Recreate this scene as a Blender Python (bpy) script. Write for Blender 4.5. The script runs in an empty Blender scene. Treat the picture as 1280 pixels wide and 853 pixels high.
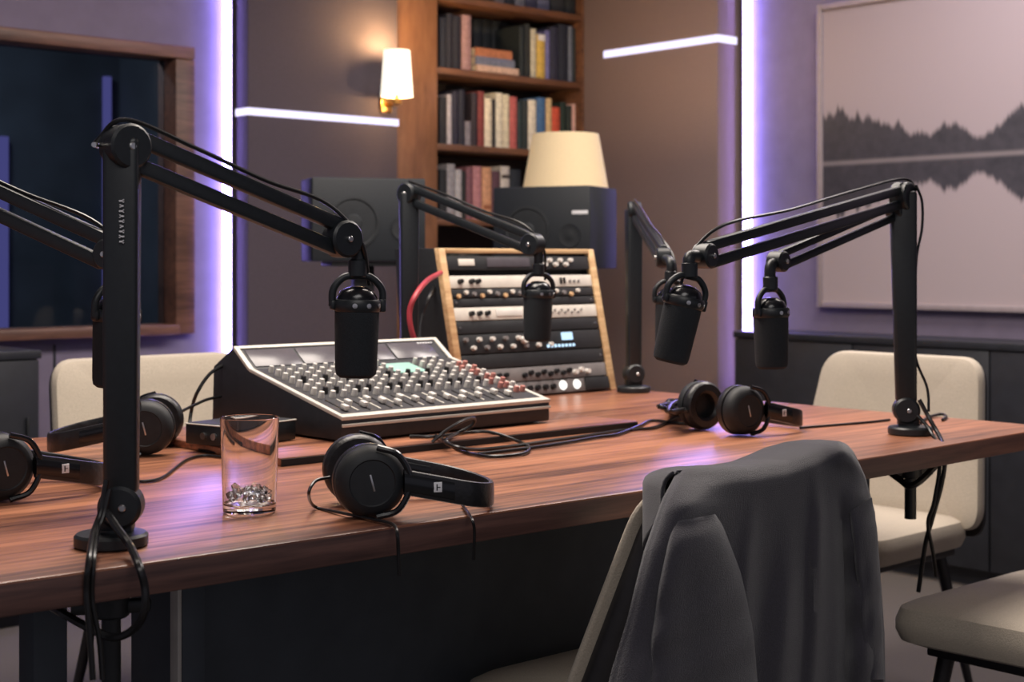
import bpy, bmesh, math, random
from mathutils import Vector, Matrix, Euler

random.seed(7)
sc = bpy.context.scene
COL = sc.collection

# ------------------------------------------------------------------ camera, light, exposure
EYE = 1.081                      # eye height above the floor
FPX = 1850.0                     # focal length in pixels of a 1280 px wide frame
HOR = 326.0                      # image row of the horizon
TH = math.radians(41.9)          # direction of the long wall and of the table
CA, SA = math.cos(TH), math.sin(TH)

cam_d = bpy.data.cameras.new('camera')
cam_d.sensor_width = 36.0
cam_d.lens = 36.0 * FPX / 1280.0
cam_d.shift_y = -(426.5 - HOR) / 1280.0
cam_d.clip_start = 0.05
cam_d.dof.use_dof = True
cam_d.dof.focus_distance = 2.05
cam_d.dof.aperture_fstop = 7.0
cam = bpy.data.objects.new('camera', cam_d)
cam.location = (0, 0, EYE)
cam.rotation_euler = (math.pi / 2, 0, 0)
COL.objects.link(cam)
sc.camera = cam

sc.view_settings.view_transform = 'Standard'
sc.view_settings.look = 'None'
sc.view_settings.gamma = 1.0
sc.view_settings.use_curve_mapping = False
sc.view_settings.exposure = 0.0

w = bpy.data.worlds.new('world')
sc.world = w
w.use_nodes = True
w.node_tree.nodes['Background'].inputs[0].default_value = (0.75, 0.72, 0.85, 1)
w.node_tree.nodes['Background'].inputs[1].default_value = 0.3


def W(a, b, z=0.0):
    """room coordinates (a along the long wall, b towards it) -> world"""
    return Vector((CA * a - SA * b, SA * a + CA * b, z))


def R(p):
    """world -> room"""
    return Vector((CA * p[0] + SA * p[1], -SA * p[0] + CA * p[1], p[2] if len(p) > 2 else 0))


def area(name, loc, rot, sx, sy, power, col, spread=180):
    d = bpy.data.lights.new(name, 'AREA')
    d.shape = 'RECTANGLE'
    d.size, d.size_y = sx, sy
    d.energy = power
    d.color = col
    d.spread = math.radians(spread)
    o = bpy.data.objects.new(name, d)
    o.location = loc
    o.rotation_euler = rot
    COL.objects.link(o)
    return o


area('ceiling_light_over_table', W(1.75, 2.35, 2.6), (0, 0, TH), 1.9, 0.8, 78, (1.0, 0.89, 0.79))
area('added_fill_by_camera', W(0.1, 0.0, 2.6), (0, 0, TH), 1.6, 1.2, 27, (1.0, 0.95, 0.92))  # added fill for surfaces facing the camera, not a known fixture
area('added_fill_by_right_wall', W(3.7, 2.2, 2.6), (0, 0, TH), 0.9, 0.9, 46, (1.0, 0.9, 0.84))  # added to brighten the right panel and the picture wall
area('added_booth_fill', W(1.7, 5.5, 2.6), (0, 0, TH), 0.9, 0.5, 55, (0.8, 0.9, 1.0))  # added to lift the booth behind the pane out of black

LED_COL = (0.36, 0.29, 1.0)


# ------------------------------------------------------------------ pixel helpers (image frame 1280 x 853)
def on_b(px, py, b):
    """point of the vertical plane b = const seen at a pixel -> room (a, b, z)"""
    k = (px - 640) / FPX
    a = b * (SA + k * CA) / (CA - k * SA)
    Y = SA * a + CA * b
    return Vector((a, b, EYE - (py - HOR) / FPX * Y))


def on_a(px, py, a):
    k = (px - 640) / FPX
    b = a * (CA - k * SA) / (SA + k * CA)
    Y = SA * a + CA * b
    return Vector((a, b, EYE - (py - HOR) / FPX * Y))


def on_z(px, py, z):
    Y = (EYE - z) * FPX / (py - HOR)
    return Vector(((px - 640) / FPX * Y, Y, z))


def at_y(px, py, Y):
    return Vector(((px - 640) / FPX * Y, Y, EYE - (py - HOR) / FPX * Y))


# ------------------------------------------------------------------ materials
def lin(c):
    return tuple(((v / 255.0) / 12.92 if v / 255.0 <= 0.04045 else ((v / 255.0 + 0.055) / 1.055) ** 2.4) for v in c)


MATS = {}


def mat(name, rgb, rough=0.6, metal=0.0, var=0.18, scale=40.0, bump=0.0, spec=0.5, emit=None, estr=0.0, stretch=(1, 1, 1), sheen=0.0):
    """procedural surface: noise-varied colour, optional bump"""
    if name in MATS:
        return MATS[name]
    m = bpy.data.materials.new(name)
    m.use_nodes = True
    nt = m.node_tree
    p = nt.nodes['Principled BSDF']
    tc = nt.nodes.new('ShaderNodeTexCoord')
    mp = nt.nodes.new('ShaderNodeMapping')
    mp.inputs['Scale'].default_value = stretch
    nz = nt.nodes.new('ShaderNodeTexNoise')
    nz.inputs['Scale'].default_value = scale
    nz.inputs['Detail'].default_value = 4
    rp = nt.nodes.new('ShaderNodeValToRGB')
    c = lin(rgb)
    lo = tuple(max(0, v * (1 - var)) for v in c)
    hi = tuple(min(1, v * (1 + var)) for v in c)
    rp.color_ramp.elements[0].position = 0.3
    rp.color_ramp.elements[1].position = 0.7
    rp.color_ramp.elements[0].color = (*lo, 1)
    rp.color_ramp.elements[1].color = (*hi, 1)
    nt.links.new(tc.outputs['Object'], mp.inputs['Vector'])
    nt.links.new(mp.outputs['Vector'], nz.inputs['Vector'])
    nt.links.new(nz.outputs['Fac'], rp.inputs['Fac'])
    nt.links.new(rp.outputs['Color'], p.inputs['Base Color'])
    p.inputs['Roughness'].default_value = rough
    p.inputs['Metallic'].default_value = metal
    p.inputs['Specular IOR Level'].default_value = spec
    if sheen:
        p.inputs['Sheen Weight'].default_value = sheen
    if bump:
        b = nt.nodes.new('ShaderNodeBump')
        b.inputs['Strength'].default_value = bump
        b.inputs['Distance'].default_value = 0.002
        nt.links.new(nz.outputs['Fac'], b.inputs['Height'])
        nt.links.new(b.outputs['Normal'], p.inputs['Normal'])
    if emit:
        p.inputs['Emission Color'].default_value = (*emit, 1)
        p.inputs['Emission Strength'].default_value = estr
    MATS[name] = m
    return m


def wood(name, dark, light, rough=0.38, sx=1.6, sy=34.0, bump=0.15, coat=0.0):
    if name in MATS:
        return MATS[name]
    m = bpy.data.materials.new(name)
    m.use_nodes = True
    nt = m.node_tree
    p = nt.nodes['Principled BSDF']
    tc = nt.nodes.new('ShaderNodeTexCoord')
    mp = nt.nodes.new('ShaderNodeMapping')
    mp.inputs['Scale'].default_value = (sx, sy, sy)
    n1 = nt.nodes.new('ShaderNodeTexNoise')
    n1.inputs['Scale'].default_value = 3.0
    n1.inputs['Detail'].default_value = 7
    n1.inputs['Roughness'].default_value = 0.62
    n1.inputs['Distortion'].default_value = 0.35
    n2 = nt.nodes.new('ShaderNodeTexNoise')
    n2.inputs['Scale'].default_value = 0.55
    n2.inputs['Detail'].default_value = 2
    mx = nt.nodes.new('ShaderNodeMath')
    mx.operation = 'MULTIPLY_ADD'
    mx.inputs[1].default_value = 0.45
    ad = nt.nodes.new('ShaderNodeMath')
    ad.operation = 'MULTIPLY'
    ad.inputs[1].default_value = 0.6
    rp = nt.nodes.new('ShaderNodeValToRGB')
    rp.color_ramp.elements[0].position = 0.38
    rp.color_ramp.elements[1].position = 0.64
    rp.color_ramp.elements[0].color = (*lin(dark), 1)
    rp.color_ramp.elements[1].color = (*lin(light), 1)
    nt.links.new(tc.outputs['Object'], mp.inputs['Vector'])
    nt.links.new(mp.outputs['Vector'], n1.inputs['Vector'])
    nt.links.new(mp.outputs['Vector'], n2.inputs['Vector'])
    nt.links.new(n1.outputs['Fac'], ad.inputs[0])
    nt.links.new(n2.outputs['Fac'], mx.inputs[0])
    nt.links.new(ad.outputs[0], mx.inputs[2])
    nt.links.new(mx.outputs[0], rp.inputs['Fac'])
    nt.links.new(rp.outputs['Color'], p.inputs['Base Color'])
    p.inputs['Roughness'].default_value = rough
    p.inputs['Coat Weight'].default_value = coat
    p.inputs['Coat Roughness'].default_value = 0.25
    b = nt.nodes.new('ShaderNodeBump')
    b.inputs['Strength'].default_value = bump
    b.inputs['Distance'].default_value = 0.001
    nt.links.new(n1.outputs['Fac'], b.inputs['Height'])
    nt.links.new(b.outputs['Normal'], p.inputs['Normal'])
    MATS[name] = m
    return m


def emitter(name, col, strength):
    if name in MATS:
        return MATS[name]
    m = bpy.data.materials.new(name)
    m.use_nodes = True
    nt = m.node_tree
    nt.nodes.remove(nt.nodes['Principled BSDF'])
    e = nt.nodes.new('ShaderNodeEmission')
    e.inputs[0].default_value = (*col, 1)
    e.inputs[1].default_value = strength
    nt.links.new(e.outputs[0], nt.nodes['Material Output'].inputs[0])
    MATS[name] = m
    return m


def shade_mat(name, rgb, estr, ecol):
    m = mat(name, rgb, rough=0.9, var=0.08, scale=300, bump=0.2, emit=ecol, estr=estr)
    p = m.node_tree.nodes['Principled BSDF']
    p.inputs['Transmission Weight'].default_value = 0.0
    p.inputs['Subsurface Weight'].default_value = 0.0
    return m


def glass(name, tint=(1, 1, 1), rough=0.0, ior=1.45):
    m = bpy.data.materials.new(name)
    m.use_nodes = True
    nt = m.node_tree
    p = nt.nodes['Principled BSDF']
    p.inputs['Base Color'].default_value = (*tint, 1)
    p.inputs['Roughness'].default_value = rough
    p.inputs['IOR'].default_value = ior
    p.inputs['Transmission Weight'].default_value = 1.0
    MATS[name] = m
    return m


def pane_mat(name, tint, gloss):
    m = bpy.data.materials.new(name)
    m.use_nodes = True
    nt = m.node_tree
    nt.nodes.remove(nt.nodes['Principled BSDF'])
    t = nt.nodes.new('ShaderNodeBsdfTransparent')
    t.inputs[0].default_value = (*tint, 1)
    g = nt.nodes.new('ShaderNodeBsdfGlossy')
    g.inputs['Roughness'].default_value = 0.03
    x = nt.nodes.new('ShaderNodeMixShader')
    f = nt.nodes.new('ShaderNodeFresnel')
    f.inputs[0].default_value = gloss
    nt.links.new(f.outputs[0], x.inputs[0])
    nt.links.new(t.outputs[0], x.inputs[1])
    nt.links.new(g.outputs[0], x.inputs[2])
    nt.links.new(x.outputs[0], nt.nodes['Material Output'].inputs[0])
    MATS[name] = m
    return m


M_TABLE = wood('table walnut', (70, 37, 29), (186, 124, 92), rough=0.33, sx=1.3, sy=26, coat=0.25)
M_EDGE_SHADED = wood('table edge shaded walnut', (62, 42, 40), (108, 76, 68), rough=0.5, sx=1.3, sy=26)  # tabletop walnut again, the shade on its edge mixed into the colour
M_OAK = wood('rack oak', (176, 134, 92), (226, 192, 146), rough=0.5, sx=2.0, sy=24)
M_CASE = wood('bookcase walnut', (70, 44, 34), (128, 86, 60), rough=0.45, sx=2.0, sy=18)
M_PILASTER = wood('pilaster wood', (112, 76, 54), (150, 106, 76), rough=0.3, sx=9, sy=2.0, coat=0.3)
M_WINWOOD = wood('window frame wood', (72, 50, 44), (120, 84, 70), rough=0.45, sx=2.0, sy=18)
M_BLACKP = mat('black satin paint', (25, 30, 34), rough=0.42, var=0.15, scale=120)
M_BLACKM = mat('black matte plastic', (24, 27, 31), rough=0.6, var=0.2, scale=90)
M_BLACKG = mat('black gloss plastic', (20, 22, 26), rough=0.22, var=0.1, scale=90)
M_FOAM = mat('black foam windscreen', (30, 35, 40), rough=0.95, var=0.45, scale=900, bump=0.6)
M_LEATHER = mat('black ear cushion leather', (28, 28, 31), rough=0.38, var=0.25, scale=160, bump=0.3)
M_RUBBER = mat('black cable rubber', (20, 20, 22), rough=0.32, var=0.1, scale=60)
M_STEEL = mat('bright steel', (205, 205, 205), rough=0.3, metal=1.0, var=0.05)
M_BRASS = mat('brass', (196, 150, 84), rough=0.28, metal=1.0, var=0.06)
M_WHITE = mat('white print', (225, 225, 228), rough=0.6, var=0.04)
M_CHAIR = mat('beige chair fabric', (182, 171, 155), rough=0.95, var=0.12, scale=420, bump=0.5, sheen=0.15)
M_SHELL = mat('dark chair shell', (44, 42, 44), rough=0.5, var=0.12)
M_LEG = mat('dark chair leg metal', (34, 32, 34), rough=0.4, var=0.1)
M_JACKET = mat('dark grey jacket wool', (50, 48, 56), rough=0.95, var=0.3, scale=700, bump=0.7, sheen=0.35)
M_LINING = mat('black jacket lining', (30, 30, 34), rough=0.7, var=0.15)
M_WALL = mat('taupe wall paint', (118, 109, 130), rough=0.85, var=0.07, scale=14, bump=0.08)
M_PANEL = mat('taupe fabric wall panel', (82, 73, 82), rough=0.95, var=0.16, scale=380, bump=0.4)
M_PANELR = mat('brown fabric wall panel', (128, 109, 106), rough=0.95, var=0.16, scale=380, bump=0.4)
M_CEIL = mat('ceiling paint', (150, 146, 148), rough=0.9, var=0.05)
M_CARPET = mat('grey beige carpet', (92, 86, 83), rough=1.0, var=0.35, scale=520, bump=0.8)
M_BOOTH = mat('dark booth wall', (62, 68, 76), rough=0.9, var=0.2, scale=6)
M_DARKWOOD = mat('near black cabinet lacquer', (40, 42, 48), rough=0.45, var=0.14, scale=20)
M_BASE = mat('dark slate table base', (72, 80, 88), rough=0.6, var=0.15, scale=12)
M_SPK = mat('speaker cabinet vinyl', (26, 31, 37), rough=0.6, var=0.2, scale=200, bump=0.2)
M_CONE = mat('speaker cone', (26, 30, 35), rough=0.7, var=0.15)
M_MIXTOP = mat('mixer panel dark', (52, 52, 56), rough=0.45, var=0.12)
M_MIXBODY = mat('mixer body black', (34, 36, 41), rough=0.5, var=0.15, scale=60)
M_SILVER = mat('silver trim', (206, 202, 192), rough=0.4, var=0.06)
M_KNOB = mat('pale grey knob', (212, 208, 202), rough=0.45, var=0.06)
M_KNOBR = mat('dusty red knob', (190, 128, 118), rough=0.45, var=0.06)
M_KNOBD = mat('dark knob', (24, 24, 26), rough=0.4, var=0.06)
M_LCD = mat('grey display glass', (84, 80, 86), rough=0.25, var=0.12, scale=30)
M_LCDG = mat('pale green display', (150, 190, 178), rough=0.3, var=0.05, emit=(0.3, 0.6, 0.5), estr=0.25)
M_RACKB = mat('rack unit black', (36, 37, 40), rough=0.5, var=0.12)
M_RACKW = mat('rack unit pale aluminium', (214, 208, 198), rough=0.42, var=0.06)
M_RACKG = mat('rack unit grey', (120, 116, 116), rough=0.45, var=0.1)
M_METERW = emitter('lit white meter', (1.0, 0.96, 0.9), 1.6)
M_METERB = emitter('lit blue display', (0.55, 0.78, 1.0), 1.4)
M_LED = emitter('led strip vertical', LED_COL, 34.0)
M_LEDH = emitter('led strip horizontal', (0.8, 0.74, 1.0), 1.5)
M_LEDDIM = emitter('led strip dim', (0.25, 0.23, 0.7), 0.7)
M_RED = mat('red cable', (176, 60, 70), rough=0.4, var=0.1)
M_SHADE = shade_mat('lit sconce shade', (236, 230, 212), 1.1, (1.0, 0.93, 0.78))
M_SHADE2 = shade_mat('beige lamp shade', (214, 190, 150), 0.22, (1.0, 0.8, 0.5))
M_FRAME = mat('mauve grey picture frame', (150, 138, 142), rough=0.5, var=0.06)
M_GLASS = glass('clear tumbler glass', (0.98, 0.99, 1.0))
M_PANE = pane_mat('dark booth window pane', (0.55, 0.58, 0.62), 1.3)


# ------------------------------------------------------------------ mesh helpers
def bm_new():
    return bmesh.new()


def _xf(bm, verts, M):
    if M is not None:
        bmesh.ops.transform(bm, matrix=M, verts=verts)


def _tmp_merge(bm, t, M=None):
    if M is not None:
        bmesh.ops.transform(t, matrix=M, verts=t.verts)
    me = bpy.data.meshes.new('_t')
    t.to_mesh(me)
    t.free()
    bm.from_mesh(me)
    bpy.data.meshes.remove(me)
    return bm


def box(bm, x0, x1, y0, y1, z0, z1, bev=0.0, M=None, seg=2):
    t = bmesh.new()
    bmesh.ops.create_cube(t, size=1.0)
    for v in t.verts:
        v.co = Vector(((x0 + x1) / 2 + v.co.x * (x1 - x0), (y0 + y1) / 2 + v.co.y * (y1 - y0), (z0 + z1) / 2 + v.co.z * (z1 - z0)))
    if bev:
        bmesh.ops.bevel(t, geom=list(t.edges), offset=bev, segments=seg, profile=0.5, affect='EDGES')
    return _tmp_merge(bm, t, M)


def frame_to(p, d, up=None):
    """matrix whose z axis runs along d, origin p"""
    d = Vector(d).normalized()
    up = Vector(up) if up is not None else (Vector((0, 0, 1)) if abs(d.z) < 0.95 else Vector((1, 0, 0)))
    x = up.cross(d).normalized()
    y = d.cross(x)
    return Matrix(((x.x, y.x, d.x, p[0]), (x.y, y.y, d.y, p[1]), (x.z, y.z, d.z, p[2]), (0, 0, 0, 1)))


def lathe(bm, prof, M=None, seg=28):
    """prof: list of (r, z) from bottom to top; closes with caps where r > 0"""
    t = bmesh.new()
    rings = []
    for r, z in prof:
        if r < 1e-6:
            rings.append([t.verts.new((0, 0, z))])
        else:
            rings.append([t.verts.new((r * math.cos(2 * math.pi * i / seg), r * math.sin(2 * math.pi * i / seg), z)) for i in range(seg)])
    for A, B in zip(rings, rings[1:]):
        for i in range(seg):
            j = (i + 1) % seg
            if len(A) == 1 and len(B) == 1:
                continue
            if len(A) == 1:
                t.faces.new((A[0], B[j], B[i]))
            elif len(B) == 1:
                t.faces.new((A[i], A[j], B[0]))
            else:
                t.faces.new((A[i], A[j], B[j], B[i]))
    if len(rings[0]) > 1 and prof[0] != prof[-1]:
        t.faces.new(rings[0][::-1])
    if len(rings[-1]) > 1 and prof[0] != prof[-1]:
        t.faces.new(rings[-1])
    bmesh.ops.recalc_face_normals(t, faces=t.faces)
    return _tmp_merge(bm, t, M)


def cyl(bm, p0, p1, r0, r1=None, seg=20, bev=0.0):
    p0, p1 = Vector(p0), Vector(p1)
    r1 = r0 if r1 is None else r1
    L = (p1 - p0).length
    if bev:
        prof = [(r0 - bev, 0), (r0, bev), (r1, L - bev), (r1 - bev, L)]
    else:
        prof = [(r0, 0), (r1, L)]
    return lathe(bm, prof, frame_to(p0, p1 - p0), seg)


def spline(pts, n=8):
    pts = [Vector(p) for p in pts]
    if len(pts) < 3:
        return pts
    out = []
    P = [pts[0] * 2 - pts[1]] + pts + [pts[-1] * 2 - pts[-2]]
    for i in range(1, len(P) - 2):
        p0, p1, p2, p3 = P[i - 1], P[i], P[i + 1], P[i + 2]
        for k in range(n):
            u = k / n
            out.append(0.5 * ((2 * p1) + (p2 - p0) * u + (2 * p0 - 5 * p1 + 4 * p2 - p3) * u * u + (3 * p1 - p0 - 3 * p2 + p3) * u ** 3))
    out.append(pts[-1])
    return out


def tube(bm, pts, r, seg=8, n=8, smooth=True, M=None):
    q = spline(pts, n) if smooth else [Vector(p) for p in pts]
    t = bmesh.new()
    rings = []
    up = Vector((0, 0, 1))
    prev = None
    for i, p in enumerate(q):
        d = (q[min(i + 1, len(q) - 1)] - q[max(i - 1, 0)])
        if d.length < 1e-9:
            d = Vector((1, 0, 0))
        d.normalize()
        if prev is None:
            x = (up if abs(d.z) < 0.9 else Vector((1, 0, 0))).cross(d).normalized()
        else:
            x = (prev - d * prev.dot(d)).normalized()
        prev = x
        y = d.cross(x)
        rr = r[i * len(r) // len(q)] if isinstance(r, (list, tuple)) else r
        rings.append([t.verts.new(p + x * (rr * math.cos(2 * math.pi * k / seg)) + y * (rr * math.sin(2 * math.pi * k / seg))) for k in range(seg)])
    for A, B in zip(rings, rings[1:]):
        for k in range(seg):
            j = (k + 1) % seg
            t.faces.new((A[k], A[j], B[j], B[k]))
    t.faces.new(rings[0][::-1])
    t.faces.new(rings[-1])
    bmesh.ops.recalc_face_normals(t, faces=t.faces)
    return _tmp_merge(bm, t, M)


def prism(bm, poly, y0, y1, M=None, bev=0.0):
    """poly in x,z extruded along y"""
    t = bmesh.new()
    A = [t.verts.new((x, y0, z)) for x, z in poly]
    B = [t.verts.new((x, y1, z)) for x, z in poly]
    n = len(poly)
    t.faces.new(A)
    t.faces.new(B[::-1])
    for i in range(n):
        j = (i + 1) % n
        t.faces.new((A[j], A[i], B[i], B[j]))
    bmesh.ops.recalc_face_normals(t, faces=t.faces)
    if bev:
        bmesh.ops.bevel(t, geom=list(t.edges), offset=bev, segments=2, profile=0.5, affect='EDGES')
    return _tmp_merge(bm, t, M)


def plate(bm, poly, z0, z1, bev=0.0, M=None):
    """poly in x,y extruded along z"""
    t = bmesh.new()
    A = [t.verts.new((x, y, z0)) for x, y in poly]
    B = [t.verts.new((x, y, z1)) for x, y in poly]
    n = len(poly)
    t.faces.new(A[::-1])
    t.faces.new(B)
    for i in range(n):
        j = (i + 1) % n
        t.faces.new((A[i], A[j], B[j], B[i]))
    bmesh.ops.recalc_face_normals(t, faces=t.faces)
    if bev:
        bmesh.ops.bevel(t, geom=list(t.edges), offset=bev, segments=2, profile=0.5, affect='EDGES')
    return _tmp_merge(bm, t, M)


def rounded(w0, w1, z0, z1, r, n=7):
    """outline of a rounded trapezoid, width w0 at z0 and w1 at z1"""
    c = [(-w0 / 2, z0), (w0 / 2, z0), (w1 / 2, z1), (-w1 / 2, z1)]
    out = []
    for i in range(4):
        p = Vector(c[i])
        a = (Vector(c[i - 1]) - p).normalized()
        b = (Vector(c[(i + 1) % 4]) - p).normalized()
        s, e = p + a * r, p + b * r
        for k in range(n + 1):
            u = k / n
            q = s * (1 - u) ** 2 + p * 2 * u * (1 - u) + e * u * u
            out.append((q.x, q.y))
    return out


def pillow(bm, outline, t, r, mapf, dome=0.0):
    """cushion from an outline: t thick, edge radius r; mapf(x, z, d) places it"""
    cx = sum(p[0] for p in outline) / len(outline)
    cz = sum(p[1] for p in outline) / len(outline)
    ext = max(max(abs(p[0] - cx) for p in outline), max(abs(p[1] - cz) for p in outline))

    def ring(ins, d):
        s = 1 - ins / ext
        return [bm.verts.new(mapf(cx + (x - cx) * s, cz + (z - cz) * s, d)) for x, z in outline]

    steps = [(ext * 0.97, -dome), (ext * 0.6, -dome * 0.75), (ext * 0.3, -dome * 0.35), (r, 0), (0.29 * r, 0.29 * r), (0, r), (0, t - r), (0.29 * r, t - 0.29 * r), (r, t), (ext * 0.4, t), (ext * 0.97, t)]
    rs = [ring(*s) for s in steps]
    n = len(outline)
    for A, B in zip(rs, rs[1:]):
        for i in range(n):
            j = (i + 1) % n
            bm.faces.new((A[i], A[j], B[j], B[i]))
    bm.faces.new(rs[0][::-1])
    bm.faces.new(rs[-1])
    bmesh.ops.recalc_face_normals(bm, faces=bm.faces)
    return bm


def finish(name, bm, m, angle=38):
    me = bpy.data.meshes.new(name)
    bm.to_mesh(me)
    bm.free()
    for q in (m if isinstance(m, (list, tuple)) else [m]):
        me.materials.append(q)
    me.polygons.foreach_set('use_smooth', [True] * len(me.polygons))
    try:
        me.set_sharp_from_angle(angle=math.radians(angle))
    except Exception:
        pass
    o = bpy.data.objects.new(name, me)
    COL.objects.link(o)
    return o


MW = {}      # matrix of every thing built as an Empty


def tag(o, label, cat, group=None, kind=None):
    if label:
        o['label'] = label
    if cat:
        o['category'] = cat
    if group:
        o['group'] = group
    if kind:
        o['kind'] = kind
    return o


def thing(name, label, cat, loc=(0, 0, 0), rz=0.0, group=None, rot=None):
    o = bpy.data.objects.new(name, None)
    o.empty_display_size = 0.05
    o.location = loc
    o.rotation_euler = rot if rot is not None else (0, 0, rz)
    COL.objects.link(o)
    MW[o.name] = Matrix.Translation(Vector(loc)) @ Euler(o.rotation_euler).to_matrix().to_4x4()
    return tag(o, label, cat, group)


def part(name, bm, m, parent, label=None, world=False, angle=38):
    """one mesh under its thing (or under a part of it); world=True when authored in world space"""
    if world:
        root = parent
        while root.parent:
            root = root.parent
        bmesh.ops.transform(bm, matrix=MW[root.name].inverted(), verts=bm.verts)
    o = finish(name, bm, m, angle)
    o.parent = parent
    if label:
        o['label'] = label
    return o


def solo(name, bm, m, label, cat, group=None, angle=38):
    """a thing that is one mesh, authored in world space"""
    lo = Vector((min(v.co.x for v in bm.verts), min(v.co.y for v in bm.verts), min(v.co.z for v in bm.verts)))
    hi = Vector((max(v.co.x for v in bm.verts), max(v.co.y for v in bm.verts), max(v.co.z for v in bm.verts)))
    c = Vector(((lo.x + hi.x) / 2, (lo.y + hi.y) / 2, lo.z))
    bmesh.ops.translate(bm, vec=-c, verts=bm.verts)
    o = finish(name, bm, m, angle)
    o.location = c
    return tag(o, label, cat, group)


MR = Matrix.Rotation(TH, 4, 'Z')     # room -> world


def struct(name, bm, m, room=True):
    o = finish(name, bm, m)
    if room:
        o.rotation_euler = (0, 0, TH)
    o['kind'] = 'structure'
    return o


def copy_tree(o, parent=None):
    c = o.copy()
    COL.objects.link(c)
    c.parent = parent
    for ch in list(o.children):
        copy_tree(ch, c)
    return c


# ------------------------------------------------------------------ the room
BL = 4.435           # front of the left wall panel
BB = BL + 0.10       # front of the bookcase
BW = BL + 0.116      # the left wall itself
AR = 4.489           # front of the right wall panel
AW = AR + 0.153      # the right wall itself
H = 2.7
a310 = on_b(310, 0, BL).x
a497 = on_b(497, 0, BL).x
a547 = on_b(547, 0, BB).x
a728 = on_b(728, 0, BB).x
b897 = on_a(897, 0, AR).y

bm = bm_new(); box(bm, -3.2, AW + 0.1, -3.2, BW + 0.4, -0.05, 0); struct('floor', bm, M_CARPET)
bm = bm_new(); box(bm, -3.2, AW + 0.1, -3.2, BW + 0.4, H, H + 0.05); struct('ceiling', bm, M_CEIL)

# window in the left wall: outer frame corners
wr = on_b(239, 60, BW); wrb = on_b(239, 417, BW)
w_a1, w_z1, w_z0 = wr.x, wr.z, wrb.z
w_a0 = on_b(-140, 0, BW).x
bm = bm_new()
box(bm, -3.2, w_a0, BW, BW + 0.12, 0, H)
box(bm, w_a0, w_a1, BW, BW + 0.12, 0, w_z0)
box(bm, w_a0, w_a1, BW, BW + 0.12, w_z1, H)
box(bm, w_a1, a310 + 0.02, BW, BW + 0.12, 0, H)
struct('wall_left', bm, M_WALL)
bm = bm_new(); box(bm, a310, a497, BL, BW + 0.12, 0, H, 0.004); struct('wall_panel_left', bm, M_PANEL)
bm = bm_new(); box(bm, AR, AW + 0.2, b897, BB + 0.34, 0, H, 0.004); struct('wall_panel_right', bm, M_PANELR)
bm = bm_new(); box(bm, AW, AW + 0.12, -3.2, b897 + 0.02, 0, H); struct('wall_right', bm, M_WALL)
bm = bm_new(); box(bm, a497, AR + 0.02, BB + 0.30, BB + 0.40, 0, H); box(bm, a497, AR + 0.02, BB, BB + 0.3, 2.42, H); struct('wall_back', bm, M_PANEL)
bm = bm_new(); box(bm, -3.2, a310, BW - 0.014, BW, 0, 0.09, 0.003); struct('baseboard_left', bm, M_DARKWOOD)
bm = bm_new(); box(bm, AW - 0.014, AW, -3.2, b897, 0, 0.09, 0.003); struct('baseboard_right', bm, M_DARKWOOD)
# seam in the wall under the window
sm = on_b(68, 440, BW)
bm = bm_new(); box(bm, sm.x - 0.004, sm.x + 0.004, BW - 0.003, BW, 0.09, w_z0 - 0.02); struct('trim_1', bm, M_DARKWOOD)

# the booth behind the window
bm = bm_new()
box(bm, w_a0 - 1.2, w_a1 + 0.8, BW + 1.9, BW + 2.0, 0, H)
box(bm, w_a0 - 1.3, w_a0 - 1.2, BW + 0.12, BW + 2.0, 0, H)
box(bm, w_a1 + 0.7, w_a1 + 0.8, BW + 0.12, BW + 2.0, 0, H)
box(bm, w_a0 - 1.3, w_a1 + 0.8, BW + 0.12, BW + 2.0, -0.05, 0)
box(bm, w_a0 - 1.3, w_a1 + 0.8, BW + 0.12, BW + 2.0, H, H + 0.05)
struct('wall_booth', bm, M_BOOTH)

win = thing('window_1', None, None, (0, 0, 0), TH)
win['kind'] = 'structure'
fw = 0.075
bm = bm_new()
box(bm, w_a0, w_a1, BW - 0.03, BW + 0.10, w_z1 - 0.045, w_z1, 0.006)
box(bm, w_a1 - fw, w_a1, BW - 0.03, BW + 0.10, w_z0, w_z1 - 0.045, 0.006)
box(bm, w_a0, w_a0 + fw, BW - 0.03, BW + 0.10, w_z0, w_z1 - 0.045, 0.006)
part('window_frame', bm, M_WINWOOD, win)
bm = bm_new(); box(bm, w_a0 + fw, w_a1 - fw, BW - 0.06, BW + 0.10, w_z0, w_z0 + 0.035, 0.006); part('window_sill', bm, M_WINWOOD, win)
bm = bm_new(); box(bm, w_a0 + fw, w_a1 - fw, BW + 0.05, BW + 0.058, w_z0 + 0.035, w_z1 - 0.045); part('window_pane', bm, M_PANE, win)

# ------------------------------------------------------------------ light strips
def strip(name, room_boxes, m, label, group):
    bm = bm_new()
    for q in room_boxes:
        box(bm, *q, bev=0.002)
    bmesh.ops.transform(bm, matrix=MR, verts=bm.verts)
    return solo(name, bm, m, label, 'light strip', group)


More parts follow.
